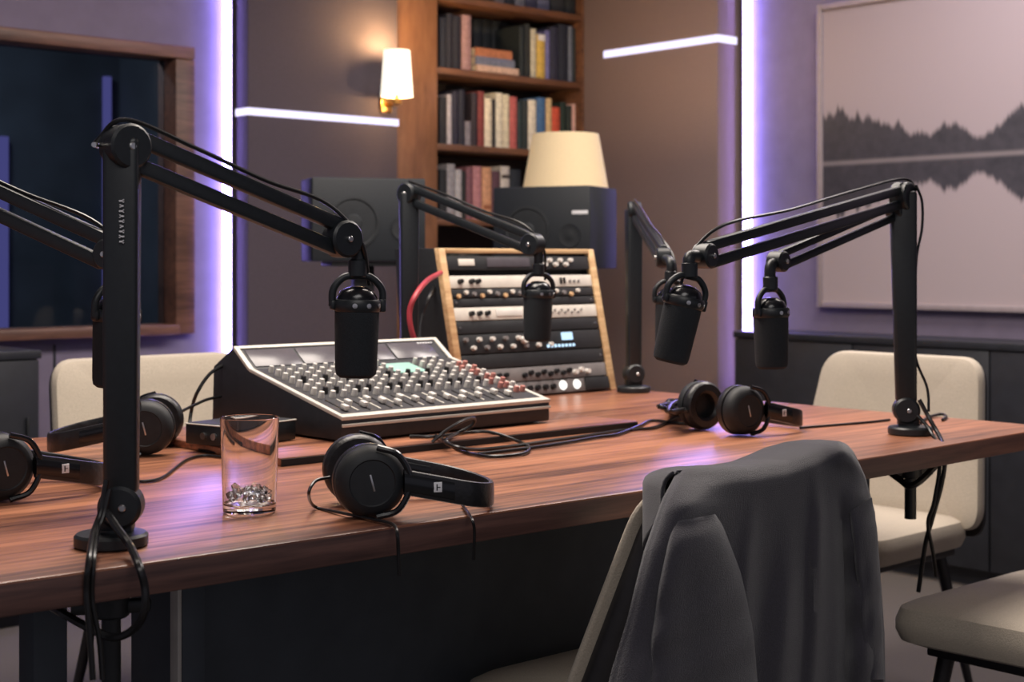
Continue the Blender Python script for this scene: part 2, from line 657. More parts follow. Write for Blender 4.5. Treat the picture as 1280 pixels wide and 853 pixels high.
PRO = 0.034
s0, s1 = on_b(278, 0, BW).x, on_b(289, 0, BW - PRO).x
def vstrip(label, lit, shield):
    """lit lens standing off the wall, shielded by a dark channel on the side of the panel"""
    lo = Vector((lit[0], lit[2], 0))
    th = thing('led_light_strip', label, 'light strip', W(lo.x, lo.y, 0.02), TH)
    bm = bm_new(); box(bm, 0, lit[1] - lit[0], 0, lit[3] - lit[2], 0, H - 0.04, 0.002); part('lens', bm, M_LED, th)
    bm = bm_new(); box(bm, shield[0] - lo.x, shield[1] - lo.x, shield[2] - lo.y, shield[3] - lo.y, 0, H - 0.04); part('channel', bm, M_DARKWOOD, th)
vstrip('white-violet vertical light strip beside the dark booth window', (s0, s1, BW - PRO, BW - 0.001), (s1 + 0.0005, s1 + 0.003, BW - PRO - 0.003, BW - 0.001))
q0 = on_a(929, 0, AW - PRO).y; q1 = on_a(940, 0, AW).y
vstrip('white-violet vertical light strip at the outer edge of the brown wall panel', (AW - PRO, AW - 0.001, q1, q0), (AW - PRO - 0.003, AW - 0.001, q0 + 0.0005, q0 + 0.003))
zl = on_b(400, 146, BL).z
hw = 0.013
strip('led_light_strip', [(a310 - 0.003, a497 + 0.003, BL - 0.004, BL + 0.001, zl - hw, zl + hw), (a310 - 0.004, a310 + 0.001, BL - 0.004, BW - 0.038, zl - hw, zl + hw), (a497 - 0.001, a497 + 0.004, BL - 0.004, BB - 0.004, zl - hw, zl + hw)], M_LEDH, 'white horizontal light strip on the wall panel under the sconce', None)
zr = on_a(826, 58, AR).z
bl = on_a(755, 0, AR).y
strip('led_light_strip', [(AR - 0.004, AR + 0.001, b897 - 0.003, bl, zr - hw - .002, zr + hw + .002), (AR - 0.004, AW - 0.038, b897 - 0.004, b897 + 0.001, zr - hw - .002, zr + hw + .002)], M_LEDH, 'white horizontal light strip on the brown wall panel beside the bookcase', None)
bt = on_b(138, 95, BW + 1.85); bt2 = on_b(8, 170, BW + 1.85)
strip('led_light_strip', [(bt.x - 0.017, bt.x + 0.017, BW + 1.87, BW + 1.899, 0.3, bt.z)], M_LEDDIM, 'dim violet light strip seen through the booth window, in the middle of the pane', None)
strip('led_light_strip', [(bt2.x - 0.02, bt2.x + 0.02, BW + 1.87, BW + 1.899, 0.3, bt2.z)], M_LEDDIM, 'dim violet light strip seen through the booth window at its far left', None)

# ------------------------------------------------------------------ table
tb = thing('conference_table', 'long reddish walnut conference table carrying the microphones and the mixer', 'table', (0, 0, 0), TH)
fe = [R(on_z(x, y, 0.75)) for x, y in ((8, 727.7), (300, 686.6), (700, 628), (823, 610), (1068, 575), (1280, 540), (1318, 533.7))]
fr = spline([Vector((-0.45, fe[0].y + 0.05, 0))] + [Vector((p.x, p.y, 0)) for p in fe], 3)
poly = [(p.x, p.y) for p in fr] + [(2.775, 2.96), (1.92, 2.96), (1.92, 2.625), (1.285, 2.64), (0.9, 2.69), (-0.45, 2.72)]
bm = bm_new(); plate(bm, poly, 0.713, 0.75, 0.003)
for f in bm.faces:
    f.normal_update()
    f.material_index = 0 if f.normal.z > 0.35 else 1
part('tabletop', bm, (M_TABLE, M_EDGE_SHADED), tb)
bm = bm_new(); box(bm, 0.985, 2.45, 1.80, 1.83, 0.02, 0.713, 0.003); part('modesty_panel', bm, M_BASE, tb)
for x in (0.955, 2.44):
    bm = bm_new(); box(bm, x, x + 0.035, 1.70, 1.84, 0.0, 0.713, 0.004); lg = part('leg', bm, M_BASE, tb)
bm = bm_new(); box(bm, 0.949, 0.955, 1.70, 1.72, 0.0, 0.713, 0.001); part('edge_strip', bm, M_SILVER, tb, 'pale metal edge strip')
for x, y in ((0.765, 1.72), (2.40, 2.40), (0.9, 2.50)):
    bm = bm_new(); box(bm, x, x + 0.045, y, y + 0.045, 0.0, 0.713, 0.004); part('leg', bm, M_BASE, tb)
TZ = 0.75

# raised board under the mixer
c0 = R(on_z(352, 584, TZ)); c1 = R(on_z(784, 533.5, TZ))
rb = thing('riser_board', 'thin raised wooden board lying on the table under the mixer', 'board', W(c0.x, c0.y, TZ), TH)
RT = 0.0135
Lr = c1.x - c0.x
bm = bm_new(); box(bm, 0, Lr, 0.003, 0.50, 0.0005, RT, 0.0015); part('board', bm, M_TABLE, rb)
bm = bm_new(); box(bm, 0.001, Lr - 0.001, 0, 0.003, 0.0005, RT - 0.002); part('edge_band', bm, M_BLACKM, rb, 'black front edge band')
RZ = TZ + RT

# ------------------------------------------------------------------ mixer
m0 = on_z(427, 555, RZ); m1 = on_z(687, 528.5, RZ)
mth = math.atan2(m1.y - m0.y, m1.x - m0.x)
mw = (m1 - m0).length
mx = thing('mixing_console', 'black audio mixing console with rows of pale knobs on the raised board', 'mixer', m0, mth)
prof = [(0.0, 0.004), (0.0, 0.044), (0.297, 0.112), (0.353, 0.152), (0.425, 0.112), (0.43, 0.004)]
MYZ = Matrix(((0, 1, 0, 0), (1, 0, 0, 0), (0, 0, 1, 0), (0, 0, 0, 1)))   # x<->y so that prism profiles lie in y,z
bm = bm_new(); prism(bm, prof, 0, mw, MYZ, 0.003); part('body', bm, M_MIXBODY, mx)
bm = bm_new()
for x in (0.03, mw - 0.03):
    for y in (0.03, 0.39):
        cyl(bm, (x, y, 0.0006), (x, y, 0.006), 0.012)
part('feet', bm, M_RUBBER, mx)
sl = math.atan2(0.112 - 0.044, 0.297)
Ms = Matrix.Translation((0, 0, 0.044)) @ Matrix.Rotation(sl, 4, 'X')     # sloping control surface: local x, y up the slope, z normal
SLEN = 0.297 / math.cos(sl)
bm = bm_new(); box(bm, 0.012, mw - 0.012, 0.016, SLEN - 0.004, 0.0, 0.002, M=Ms); part('control_panel', bm, M_MIXTOP, mx)
bm = bm_new()
box(bm, 0.0, mw, -0.002, 0.014, -0.004, 0.003, 0.001, M=Ms)
box(bm, 0.0, 0.010, 0.014, SLEN, -0.004, 0.003, 0.001, M=Ms)
box(bm, mw - 0.010, mw, 0.014, SLEN, -0.004, 0.003, 0.001, M=Ms)
bu = math.atan2(0.04, 0.056)
BLEN = 0.0688
Mb = Matrix.Translation((0, 0.297, 0.112)) @ Matrix.Rotation(bu, 4, 'X')
box(bm, 0.0, 0.010, 0.0, BLEN, -0.004, 0.003, 0.001, M=Mb)
box(bm, mw - 0.010, mw, 0.0, BLEN, -0.004, 0.003, 0.001, M=Mb)
box(bm, 0.010, mw - 0.010, BLEN - 0.008, BLEN, -0.004, 0.003, 0.001, M=Mb)
part('trim_frame', bm, M_SILVER, mx, 'pale silver trim')
bm = bm_new(); box(bm, 0.0, mw, -0.004, 0.0, 0.028, 0.0335, 0.001); part('front_strip', bm, M_SILVER, mx, 'pale strip along the front')
nd = 4
dwid = (mw - 0.045) / nd
for i in range(nd):
    bm = bm_new(); box(bm, 0.018 + i * dwid, 0.018 + (i + 1) * dwid - 0.005, 0.006, BLEN - 0.012, 0, 0.002, 0.001, M=Mb)
    part('meter_display', bm, M_LCD, mx)
bm = bm_new()
for k in range(6):
    box(bm, mw - 0.062 + k * 0.007, mw - 0.0572 + k * 0.007, BLEN - 0.0185, BLEN - 0.0155, 0.0019, 0.0028, M=Mb)
part('lettering', bm, M_WHITE, mx, 'small white lettering')
knobs = 0
extra = bm_new()
cols = 17
px0, px1 = 0.03, mw - 0.075
for r in range(8):
    yy = 0.108 + r * (SLEN - 0.128) / 7.4
    for c in range(cols):
        xx = px0 + (px1 - px0) * c / (cols - 1)
        if r >= 5 and 10 < c < 14:
            continue
        rad = 0.0058 if r < 7 else 0.005
        M = Ms @ Matrix.Translation((xx, yy, 0.002))
        if knobs < 100:
            b = bm_new(); lathe(b, [(rad, 0), (rad, 0.004), (rad * 0.82, 0.0125), (0, 0.0125)], M, 12)
            part('knob', b, M_KNOBD if (r == 1 and c % 3) or (r == 4 and c % 2) else M_KNOB, mx)
            knobs += 1
        else:
            lathe(extra, [(rad, 0), (rad, 0.004), (rad * 0.82, 0.0125), (0, 0.0125)], M, 12)
o = part('knob_rows', extra, M_KNOB, mx); o['kind'] = 'stuff'
for c in range(cols):
    xx = px0 + (px1 - px0) * c / (cols - 1)
    b = bm_new(); box(b, xx - 0.0016, xx + 0.0016, 0.026, 0.094, 0.002, 0.0032, M=Ms); f = part('fader_slot', b, M_SILVER if c % 2 else M_KNOBD, mx)
    fy = 0.034 + 0.04 * ((c * 7) % 11) / 11
    b = bm_new(); box(b, xx - 0.005, xx + 0.005, fy - 0.008, fy + 0.008, 0.0032, 0.0125, 0.002, M=Ms); part('fader_cap', b, M_KNOB, f)
b = bm_new(); box(b, px0 + (px1 - px0) * 10.6 / 16, px0 + (px1 - px0) * 13.6 / 16, SLEN - 0.085, SLEN - 0.022, 0.002, 0.004, 0.001, M=Ms); part('screen', b, M_LCDG, mx, 'pale green screen')
for r in range(7):
    for c in range(3):
        M = Ms @ Matrix.Translation((mw - 0.052 + c * 0.016, 0.06 + r * 0.03, 0.002))
        b = bm_new(); lathe(b, [(0.006, 0), (0.006, 0.004), (0.005, 0.011), (0, 0.011)], M, 12)
        part('master_knob', b, M_KNOBR if (r + c) % 3 else M_KNOB, mx)

# ------------------------------------------------------------------ outboard rack
r0 = R(on_z(771, 488, TZ))
RW = 0.518
RA = r0.x - RW
TILT = math.radians(13)
rk = thing('equipment_rack', 'oak-sided tabletop rack full of studio units, leaning back behind the mixer', 'rack', W(RA, r0.y, TZ), TH)
RH = 0.37
def rp(s, d):     # along the sloping front (s up, d inwards) -> local y, z
    return (s * math.sin(TILT) + d * math.cos(TILT), s * math.cos(TILT) - d * math.sin(TILT) * 0.0)
side = [(0.0, 0.002), (RH * math.sin(TILT), RH * math.cos(TILT)), (RH * math.sin(TILT) + 0.17, RH * math.cos(TILT)), (0.22, 0.002)]
for x in (0.0, RW - 0.02):
    bm = bm_new(); prism(bm, [(0.0185, 0.002), (RH * math.sin(TILT) + 0.0185, RH * math.cos(TILT)), side[2], side[3]], x, x + 0.02, MYZ, 0.002); sp_ = part('side_panel', bm, M_BLACKM, rk, 'black side panel')
    bm = bm_new(); prism(bm, [(0.0, 0.002), (RH * math.sin(TILT), RH * math.cos(TILT)), (RH * math.sin(TILT) + 0.018, RH * math.cos(TILT)), (0.018, 0.002)], x, x + 0.02, MYZ, 0.002); part('edge_trim', bm, M_OAK, sp_, 'pale oak front edge')
ys_ = RH * math.sin(TILT)
bm = bm_new(); box(bm, 0.0205, RW - 0.0205, ys_ + 0.0185, ys_ + 0.17, RH * math.cos(TILT) - 0.011, RH * math.cos(TILT), 0.002); tp_ = part('top_panel', bm, M_BLACKM, rk, 'black top panel')
bm = bm_new(); box(bm, 0.0205, RW - 0.0205, ys_ - 0.003, ys_ + 0.018, RH * math.cos(TILT) - 0.012, RH * math.cos(TILT), 0.002); part('edge_trim', bm, M_OAK, tp_, 'pale oak front edge')
bm = bm_new(); prism(bm, [(0.03, 0.003), (0.03 + (RH - .02) * math.sin(TILT), RH * math.cos(TILT) - 0.021), (RH * math.sin(TILT) + 0.165, RH * math.cos(TILT) - 0.021), (0.215, 0.003)], 0.0205, RW - 0.0205, MYZ); part('back_box', bm, M_BLACKM, rk)

UW = RW - 0.044
UNITS = []
def unit(name, s0, s1, label, m):
    """a rack unit: front plate between s0 and s1 along the slope; local x across, y inwards, z up the slope"""
    y, z = s0 * math.sin(TILT), s0 * math.cos(TILT)
    u = thing(name, label, 'rack unit', W(RA, r0.y, TZ) + MR @ Vector((0.022, y, z)), rot=(-TILT, 0, TH))
    hgt = s1 - s0
    b = bm_new(); box(b, 0, UW, 0.004, 0.012, 0.001, hgt - 0.001, 0.001); box(b, 0.012, UW - 0.012, 0.012, 0.028, 0.003, hgt - 0.003)
    part('front_plate', b, m, u)
    return u, hgt
def ucyl(u, name, x, z, r, d, m, label=None):
    b = bm_new(); lathe(b, [(r, 0), (r * 0.85, d), (0, d)], frame_to((x, 0.0045, z), (0, -1, 0)), 14)
    return part(name, b, m, u, label)
def ubox(u, name, x0, x1, z0, z1, d, m, label=None):
    b = bm_new(); box(b, x0, x1, 0.004 - d, 0.0045, z0, z1, min(0.001, d / 3)); return part(name, b, m, u, label)

# slope positions measured downwards from the top of the opening
def sy(y):      # image row (right side of the rack) -> slope distance
    return (487 - y) / (487 - 317) * 0.362
u, h = unit('compressor_unit', sy(338), sy(321), 'black rack unit with grey display, topmost in the oak rack', M_RACKB)
ubox(u, 'label_plate', 0.035, 0.085, h * 0.3, h * 0.75, 0.002, M_RACKW)
ubox(u, 'display', 0.125, 0.265, h * 0.2, h * 0.85, 0.002, M_LCD)
for i in range(6): ucyl(u, 'knob', 0.315 + i * 0.018, h * (0.35 + 0.3 * (i % 2)), 0.006, 0.010, M_KNOB)
u, h = unit('preamplifier_unit', sy(359), sy(344), 'pale aluminium rack unit, second from the top of the oak rack', M_RACKW)
for x in (0.03, 0.065, 0.085): ucyl(u, 'knob', x, h * 0.5, 0.0065, 0.012, M_KNOBD)
for x in (0.36, 0.372): ubox(u, 'switch', x, x + 0.006, h * 0.25, h * 0.75, 0.004, M_KNOBD)
for x in (0.395, 0.41, 0.425): ucyl(u, 'button', x, h * 0.45, 0.004, 0.004, M_RACKG)
u, h = unit('patchbay_unit', sy(370), sy(359.5), 'black rack unit with a row of brown and pale sockets below the pale second unit', M_RACKB)
for i in range(17): ucyl(u, 'socket', 0.02 + i * 0.0248, h * (0.4 + 0.2 * ((i * 5) % 3 - 1)), 0.006, 0.006, (M_OAK, M_RACKW, M_RACKG)[(i * 7) % 3])
u, h = unit('blank_panel', sy(380), sy(370.5), 'plain black blank panel between the two pale rack units', M_RACKB)
for x in (0.012, UW - 0.012): ucyl(u, 'screw', x, h * .5, 0.003, 0.002, M_STEEL)
u, h = unit('equalizer_unit', sy(396), sy(380.5), 'pale aluminium rack unit with three black knobs, in the middle of the oak rack', M_RACKW)
for x in (0.05, 0.075, 0.10): ucyl(u, 'knob', x, h * 0.5, 0.0065, 0.012, M_KNOBD)
for i in range(10): ucyl(u, 'button', 0.315 + i * 0.0115, h * (0.4 + 0.2 * (i % 2)), 0.003, 0.004, M_RACKG)
ubox(u, 'display', 0.13, 0.215, h * 0.25, h * 0.75, 0.002, M_KNOB)
u, h = unit('blank_panel', sy(411), sy(396.5), 'plain black blank panel under the pale unit with three black knobs', M_RACKB)
for x in (0.012, UW - 0.012): ucyl(u, 'screw', x, h * .5, 0.003, 0.002, M_STEEL)
u, h = unit('effects_unit', sy(434), sy(411.5), 'dark rack unit with a lit blue display and a row of blue lights', M_RACKB)
for i in range(14): ucyl(u, 'knob', 0.02 + i * 0.021, h * (0.3 if i % 2 else 0.72), 0.006, 0.010, M_KNOB if i % 3 else M_RACKG)
ucyl(u, 'knob', 0.205, h * 0.6, 0.010, 0.012, M_KNOB)
ubox(u, 'display', 0.335, 0.372, h * 0.50, h * 0.90, 0.003, M_METERB, 'lit blue display')
for i in range(8): ucyl(u, 'indicator', 0.285 + i * 0.0125, h * 0.22, 0.0042, 0.003, M_METERB, 'lit blue indicator')
u, h = unit('blank_panel', sy(451), sy(434.5), 'plain black blank panel below the unit with blue lights', M_RACKB)
for x in (0.012, UW - 0.012): ucyl(u, 'screw', x, h * .5, 0.003, 0.002, M_STEEL)
u, h = unit('channel_strip_unit', sy(468), sy(451.5), 'grey rack unit with a long row of dark knobs, second from the bottom', M_RACKG)
for i in range(6): ucyl(u, 'knob', 0.02 + i * 0.022, h * 0.5, 0.0065, 0.010, M_KNOBD)
for i in range(11): ucyl(u, 'knob', 0.19 + i * 0.0215, h * (0.55 if i % 2 else 0.4), 0.0068, 0.010, M_KNOBD if i < 8 else M_KNOB)
u, h = unit('meter_unit', sy(484.5), sy(468.5), 'grey rack unit with two round lit meters at the bottom of the oak rack', M_RACKG)
for i in range(5): ucyl(u, 'knob', 0.02 + i * 0.025, h * 0.5, 0.0065, 0.010, M_KNOBD)
for i in range(4): ucyl(u, 'knob', 0.20 + i * 0.026, h * 0.5, 0.0075, 0.010, M_KNOBD)
for x in (0.314, 0.362): ucyl(u, 'meter', x, h * 0.55, 0.0125, 0.005, M_METERW, 'round lit white meter')
ubox(u, 'cover', 0.39, UW - 0.004, h * 0.05, h * 0.95, 0.008, M_RACKB)

# ------------------------------------------------------------------ microphone stands
def boom(th, A, B, spread=0.0155, bh=0.019, bw=0.015, r0=0.025, r1=0.021, mount=None, taper=1.0):
    """two parallel bars from the top joint A to the end joint B, plus the hinge discs and the drop to the microphone"""
    A, B = Vector(A), Vector(B)
    d = (B - A).normalized()
    sd = d.cross(Vector((0, 0, 1))).normalized()
    up = sd.cross(d)
    L = (B - A).length
    for s in (1, -1):
        p, q = A + up * (s * spread), B + up * (s * spread * taper)
        M = frame_to(p, q - p, up)
        bm = bm_new(); box(bm, -bw / 2, bw / 2, -bh / 2, bh / 2, 0.012, (q - p).length - 0.006, 0.004, M)
        part('boom_bar', bm, M_BLACKP, th, world=True)
    bm = bm_new()
    cyl(bm, A - sd * 0.017, A + sd * 0.017, r0, bev=0.003)
    part('elbow_joint', bm, M_BLACKP, th, world=True)
    bm = bm_new()
    cyl(bm, B - sd * 0.015, B + sd * 0.015, r1, bev=0.003)
    e = part('end_joint', bm, M_BLACKP, th, world=True)
    for P, rr in ((A, 0.0045), (B, 0.004)):
        bm = bm_new(); cyl(bm, P - sd * 0.0195, P + sd * 0.0195, rr, bev=0.001)
        part('hinge_screw', bm, M_STEEL, th, 'bright steel hinge screw', world=True)
    if mount is not None:
        m = Vector(mount)
        top = B + (m - B) * 0.12
        bm = bm_new()
        k = Vector((m.x, m.y, m.z + (B.z - m.z) * 0.55))
        tube(bm, [B + d * 0.008, k + Vector((0, 0, 0.012)), m + Vector((0, 0, 0.004))], 0.0095, seg=12, n=5)
        cyl(bm, m + Vector((0, 0, -0.002)), m + Vector((0, 0, 0.022)), 0.0125, bev=0.002, seg=14)
        part('swivel', bm, M_BLACKP, th, world=True)


def stand(label, base, top_z, ang, pw=0.042, pd=0.034, taper=0.86, top=None, off=0.0):
    """weighted round base, hinge knuckle and upright; ang turns the upright's wide face"""
    base = Vector(base) + Vector((0, 0, 0.0008))
    th = thing('microphone_stand', label, 'microphone stand', base, ang, 'boom microphone stands on the table')
    bm = bm_new(); lathe(bm, [(0.040, 0), (0.042, 0.002), (0.042, 0.012), (0.039, 0.015), (0.018, 0.0175), (0.018, 0.02), (0, 0.02)], seg=36)
    part('base_plate', bm, M_BLACKP, th)
    bm = bm_new()
    cyl(bm, (off, -0.019, 0.046), (off, 0.019, 0.046), 0.025, bev=0.004, seg=28)
    box(bm, off * 0.5 - 0.02, off * 0.5 + 0.02, -0.014, 0.014, 0.016, 0.05, 0.004)
    part('knuckle', bm, M_BLACKP, th)
    bm = bm_new(); cyl(bm, (off + 0.004, -0.0225, 0.046), (off + 0.004, 0.0225, 0.046), 0.0042, bev=0.001); part('knuckle_screw', bm, M_STEEL, th, 'bright steel screw')
    hgt = top_z - base[2]
    tx = 0.0 if top is None else top
    bm = bm_new()
    t = bmesh.new()
    w0, w1 = pw * taper / 2, pw / 2
    for (ww, dd, zz, ox) in ((w0, pd * 0.45, 0.06, off), (w1, pd * 0.5, hgt, tx)):
        for sx_, sy_ in ((-1, -1), (1, -1), (1, 1), (-1, 1)):
            t.verts.new((ox + sx_ * ww, sy_ * dd, zz))
    t.verts.ensure_lookup_table()
    v = t.verts
    for f in ((3, 2, 1, 0), (4, 5, 6, 7), (0, 1, 5, 4), (1, 2, 6, 5), (2, 3, 7, 6), (3, 0, 4, 7)):
        t.faces.new([v[i] for i in f])
    bmesh.ops.bevel(t, geom=list(t.edges), offset=0.006, segments=3, profile=0.5, affect='EDGES')
    _tmp_merge(bm, t)
    part('upright', bm, M_BLACKP, th)
    return th


def clamp(th, base):
    """threaded bolt through the table with washer and wing nut underneath"""
    b = Vector(base)
    bm = bm_new()
    cyl(bm, b + Vector((0, 0, -0.16)), b + Vector((0, 0, -0.038)), 0.011)
    cyl(bm, b + Vector((0, 0, -0.052)), b + Vector((0, 0, -0.038)), 0.036, bev=0.003, seg=28)
    part('through_bolt', bm, M_BLACKP, th, world=True)
    bm = bm_new()
    cyl(bm, b + Vector((0, 0, -0.082)), b + Vector((0, 0, -0.056)), 0.021, bev=0.003)
    u_ = W(1, 0)
    box(bm, -0.045, 0.045, -0.007, 0.007, -0.078, -0.062, 0.004, Matrix.Translation(b) @ Matrix.Rotation(0.2, 4, 'Z'))
    part('wing_nut', bm, M_BLACKP, th, world=True)


def mic(label, mount, tilt_dir=0.0, tilt=0.0, spin=0.0, size=1.0):
    """large end-address microphone hanging from its mount (origin at the mount)"""
    q = Euler((0, 0, spin)).to_matrix().to_4x4() @ Matrix.Rotation(tilt, 4, 'Y')
    rot = (Matrix.Rotation(tilt_dir, 4, 'Z') @ Matrix.Rotation(tilt, 4, 'Y') @ Matrix.Rotation(spin, 4, 'Z')).to_euler()
    th = thing('microphone', label, 'microphone', mount, rot=rot, group='broadcast microphones on the boom stands')
    s = size
    bm = bm_new(); lathe(bm, [(0, -0.134 * s), (0.021 * s, -0.134 * s), (0.0262 * s, -0.130 * s), (0.0275 * s, -0.123 * s), (0.0292 * s, -0.060 * s), (0.0292 * s, -0.040 * s), (0.027 * s, -0.036 * s), (0, -0.036 * s)], seg=36)
    part('windscreen', bm, M_FOAM, th)
    bm = bm_new(); lathe(bm, [(0.0295 * s, -0.047 * s), (0.0315 * s, -0.044 * s), (0.0315 * s, -0.034 * s), (0.0295 * s, -0.031 * s)], seg=36)
    box(bm, 0.029 * s, 0.038 * s, -0.008, 0.008, -0.048 * s, -0.030 * s, 0.003)
    box(bm, -0.036 * s, -0.029 * s, -0.007, 0.007, -0.045 * s, -0.032 * s, 0.003)
    part('yoke_ring', bm, M_BLACKP, th)
    bm = bm_new(); lathe(bm, [(0.027 * s, -0.037 * s), (0.0265 * s, -0.028 * s), (0.022 * s, -0.020 * s), (0.012 * s, -0.0145 * s), (0, -0.013 * s)], seg=32)
    part('end_cap', bm, M_BLACKG, th)
    bm = bm_new()
    tube(bm, [(0.034 * s, 0, -0.040 * s), (0.033 * s, 0, -0.018 * s), (0.018 * s, 0, -0.002 * s), (0, 0, 0.0)], 0.005 * s, seg=10, n=6)
    tube(bm, [(-0.033 * s, 0, -0.040 * s), (-0.032 * s, 0, -0.018 * s), (-0.018 * s, 0, -0.002 * s), (0, 0, 0.0)], 0.005 * s, seg=10, n=6)
    part('yoke', bm, M_BLACKP, th)
    bm = bm_new()
    for k, a in enumerate((-1.25, -1.85, -0.6)):
        lathe(bm, [(0.0034, 0), (0.0034, 0.0015), (0, 0.002)], frame_to((0.0305 * s * math.cos(a), 0.0305 * s * math.sin(a), -0.039 * s), (math.cos(a), math.sin(a), 0)), 10)
    part('ring_screws', bm, M_STEEL, th, 'bright steel screws')
    return th


def cable(pts, r, label, group=None, n=8, m=None, name='cable', cat='cable'):
    bm = bm_new(); tube(bm, pts, r, seg=8, n=n)
    return solo(name, bm, m or M_RUBBER, label, cat, group)


# near stand by the drinking glass
bA = on_z(139, 683, TZ)
sA = stand('nearest black boom stand, standing beside the drinking glass', bA, 1.224, 0.10, pw=0.041, taper=0.93, top=0.0125, off=0.0115)
jA = Vector((bA.x + 0.0165, bA.y, 1.213)); eA = at_y(428, 299, 1.93); mA = at_y(447, 345, 1.95)
boom(sA, jA, eA, r0=0.0265, r1=0.0245, mount=mA)
bm = bm_new(); cyl(bm, jA + Vector((-0.031, -0.0195, 0.001)), jA + Vector((-0.031, 0.01, 0.001)), 0.003); part('hinge_screw', bm, M_STEEL, sA, 'bright steel hinge screw', world=True)
bm = bm_new()
for k in range(9):        # unreadable vertical print on the upright
    z = 1.081 - (252 + k * 6.3 - HOR) / FPX * bA.y
    x = (157 - 640) / FPX * bA.y
    wdt = (0.0028, 0.0022, 0.003, 0.0026, 0.0028, 0.002, 0.0028, 0.003, 0.0026)[k]
    box(bm, x - wdt, x + wdt, -0.0008, 0.0006, z - 0.0008, z + 0.0008, M=Matrix.Translation((0, bA.y - 0.0172, 0)))
    box(bm, x - wdt if k % 2 else x + wdt - 0.0014, x - wdt + 0.0014 if k % 2 else x + wdt, -0.0008, 0.0006, z - 0.0018, z + 0.0018, M=Matrix.Translation((0, bA.y - 0.0172, 0)))
part('lettering', bm, M_WHITE, sA, 'small worn white lettering', world=True)
clamp(sA, bA)
mic('black microphone hanging in front of the mixing console from the nearest stand', mA, 0, math.radians(1), 0.3)
# stand beyond the picture's edge, its microphone behind the near upright
bB = Vector((-0.90, 2.12, TZ))
sB = stand('boom stand reaching in behind the nearest upright, its base outside the picture', bB, 1.25, 0.3)
eB = at_y(139, 318, 1.97); mB = at_y(146, 358, 2.0)
boom(sB, bB + Vector((0, 0, 0.49)), eB, mount=mB)
mic('black microphone hanging directly behind the nearest upright post', mB, 0, math.radians(2), 0.9, 1.02)
# centre stand behind the mixer
aC, bCb = 2.004, 2.572
bC = W(aC, bCb, TZ)
sC = stand('boom stand behind the mixing console, in front of the dark loudspeaker', bC, 1.232, 0.2)
jC = Vector((bC.x, bC.y, 1.228)); eC = at_y(666, 306, 3.05); mC = at_y(673, 343, 3.05)
boom(sC, jC, eC, r0=0.024, r1=0.024, mount=mC, bh=0.017, spread=0.0145)
mic('black microphone hanging in front of the oak equipment rack', mC, 0, math.radians(1), 0.5, 1.03)
# far right stand at the table corner
bD = W(2.712, 2.565, TZ)
sD = stand('boom stand at the far table corner beside the oak rack', bD, 1.212, 0.3, pw=0.040)
jD = Vector((bD.x + 0.002, bD.y, 1.205)); eD = at_y(829, 322, 3.1); mD = at_y(838, 352, 3.05)
boom(sD, jD, eD, mount=mD)
mic('black microphone mostly hidden behind the tilted one, held by the corner stand', mD, 0, math.radians(2), 0.2, 1.0)
# right stand with two booms
bE = on_z(1138, 543.5, TZ)
sE = stand('black boom stand with two arms near the right table end', bE, 1.213, -0.15, pw=0.050, taper=0.76, top=-0.014, off=-0.008)
jE = Vector((bE.x - 0.0145, bE.y, 1.203)); eE = at_y(881, 320, 2.28); mE = at_y(862, 346, 2.25)
boom(sE, jE, eE, r0=0.0275, r1=0.0195, mount=mE, bh=0.017, spread=0.0135)
eE2 = at_y(973, 327, 2.52); mE2 = at_y(963, 362, 2.5)
boom(sE, jE + Vector((-0.01, 0.005, -0.026)), eE2, r0=0.018, r1=0.018, mount=mE2, bh=0.014, spread=0.011, bw=0.013)
clamp(sE, bE)
mic('black tilted microphone hanging over the headphones from the two-armed stand', mE, 0, math.radians(13), 0.4, 1.0)
mic('black upright microphone on the lower arm of the two-armed stand', mE2, 0, math.radians(-1), 0.7, 1.0)

# cables along the booms
def along(jt, end, mount, lift, label, r=0.0028, back=None):
    jt, end, mount = Vector(jt), Vector(end), Vector(mount)
    d = end - jt
    pts = [back] if back is not None else []
    pts = list(pts) + [jt + Vector((0, 0, lift)) + d * 0.0, jt + d * 0.3 + Vector((0, 0, lift + 0.003)), jt + d * 0.62 + Vector((0, 0, lift + 0.001)), jt + d * 0.92 + Vector((0, 0, lift + 0.006)), end + (mount - end) * 0.30 + Vector((0.018 if d.x > 0 else -0.014, 0.0, 0.012)), mount + Vector((0.014 if d.x > 0 else -0.012, 0.012, -0.012))]
    return cable(pts, r, label, 'microphone cables along the booms')
along(jA, eA, mA, 0.0315, 'microphone cable lying along the nearest boom arm', back=jA + Vector((-0.036, 0.0, 0.004)))
along(bB + Vector((0, 0, 0.49)), eB, mB, 0.028, 'microphone cable along the boom entering behind the nearest upright')
along(jC, eC, mC, 0.0275, 'microphone cable along the boom behind the mixing console')
along(jD, eD, mD, 0.029, 'microphone cable along the boom at the far table corner')
along(jE, eE, mE, 0.0335, 'microphone cable along the upper arm of the two-armed stand', back=jE + Vector((0.028, 0, 0.012)))
cable([jE + Vector((0.024, -0.004, 0.022)), jE + Vector((0.036, -0.002, -0.01)), jE + Vector((0.036, -0.002, -0.06)), jE + Vector((0.026, -0.002, -0.115)), jE + Vector((0.023, 0, -0.2)), jE + Vector((0.0235, 0, -0.3)), bE + Vector((0.03, -0.006, 0.09)), bE + Vector((0.031, -0.014, 0.045))], 0.0026, 'thin cable running down the upright of the two-armed stand')

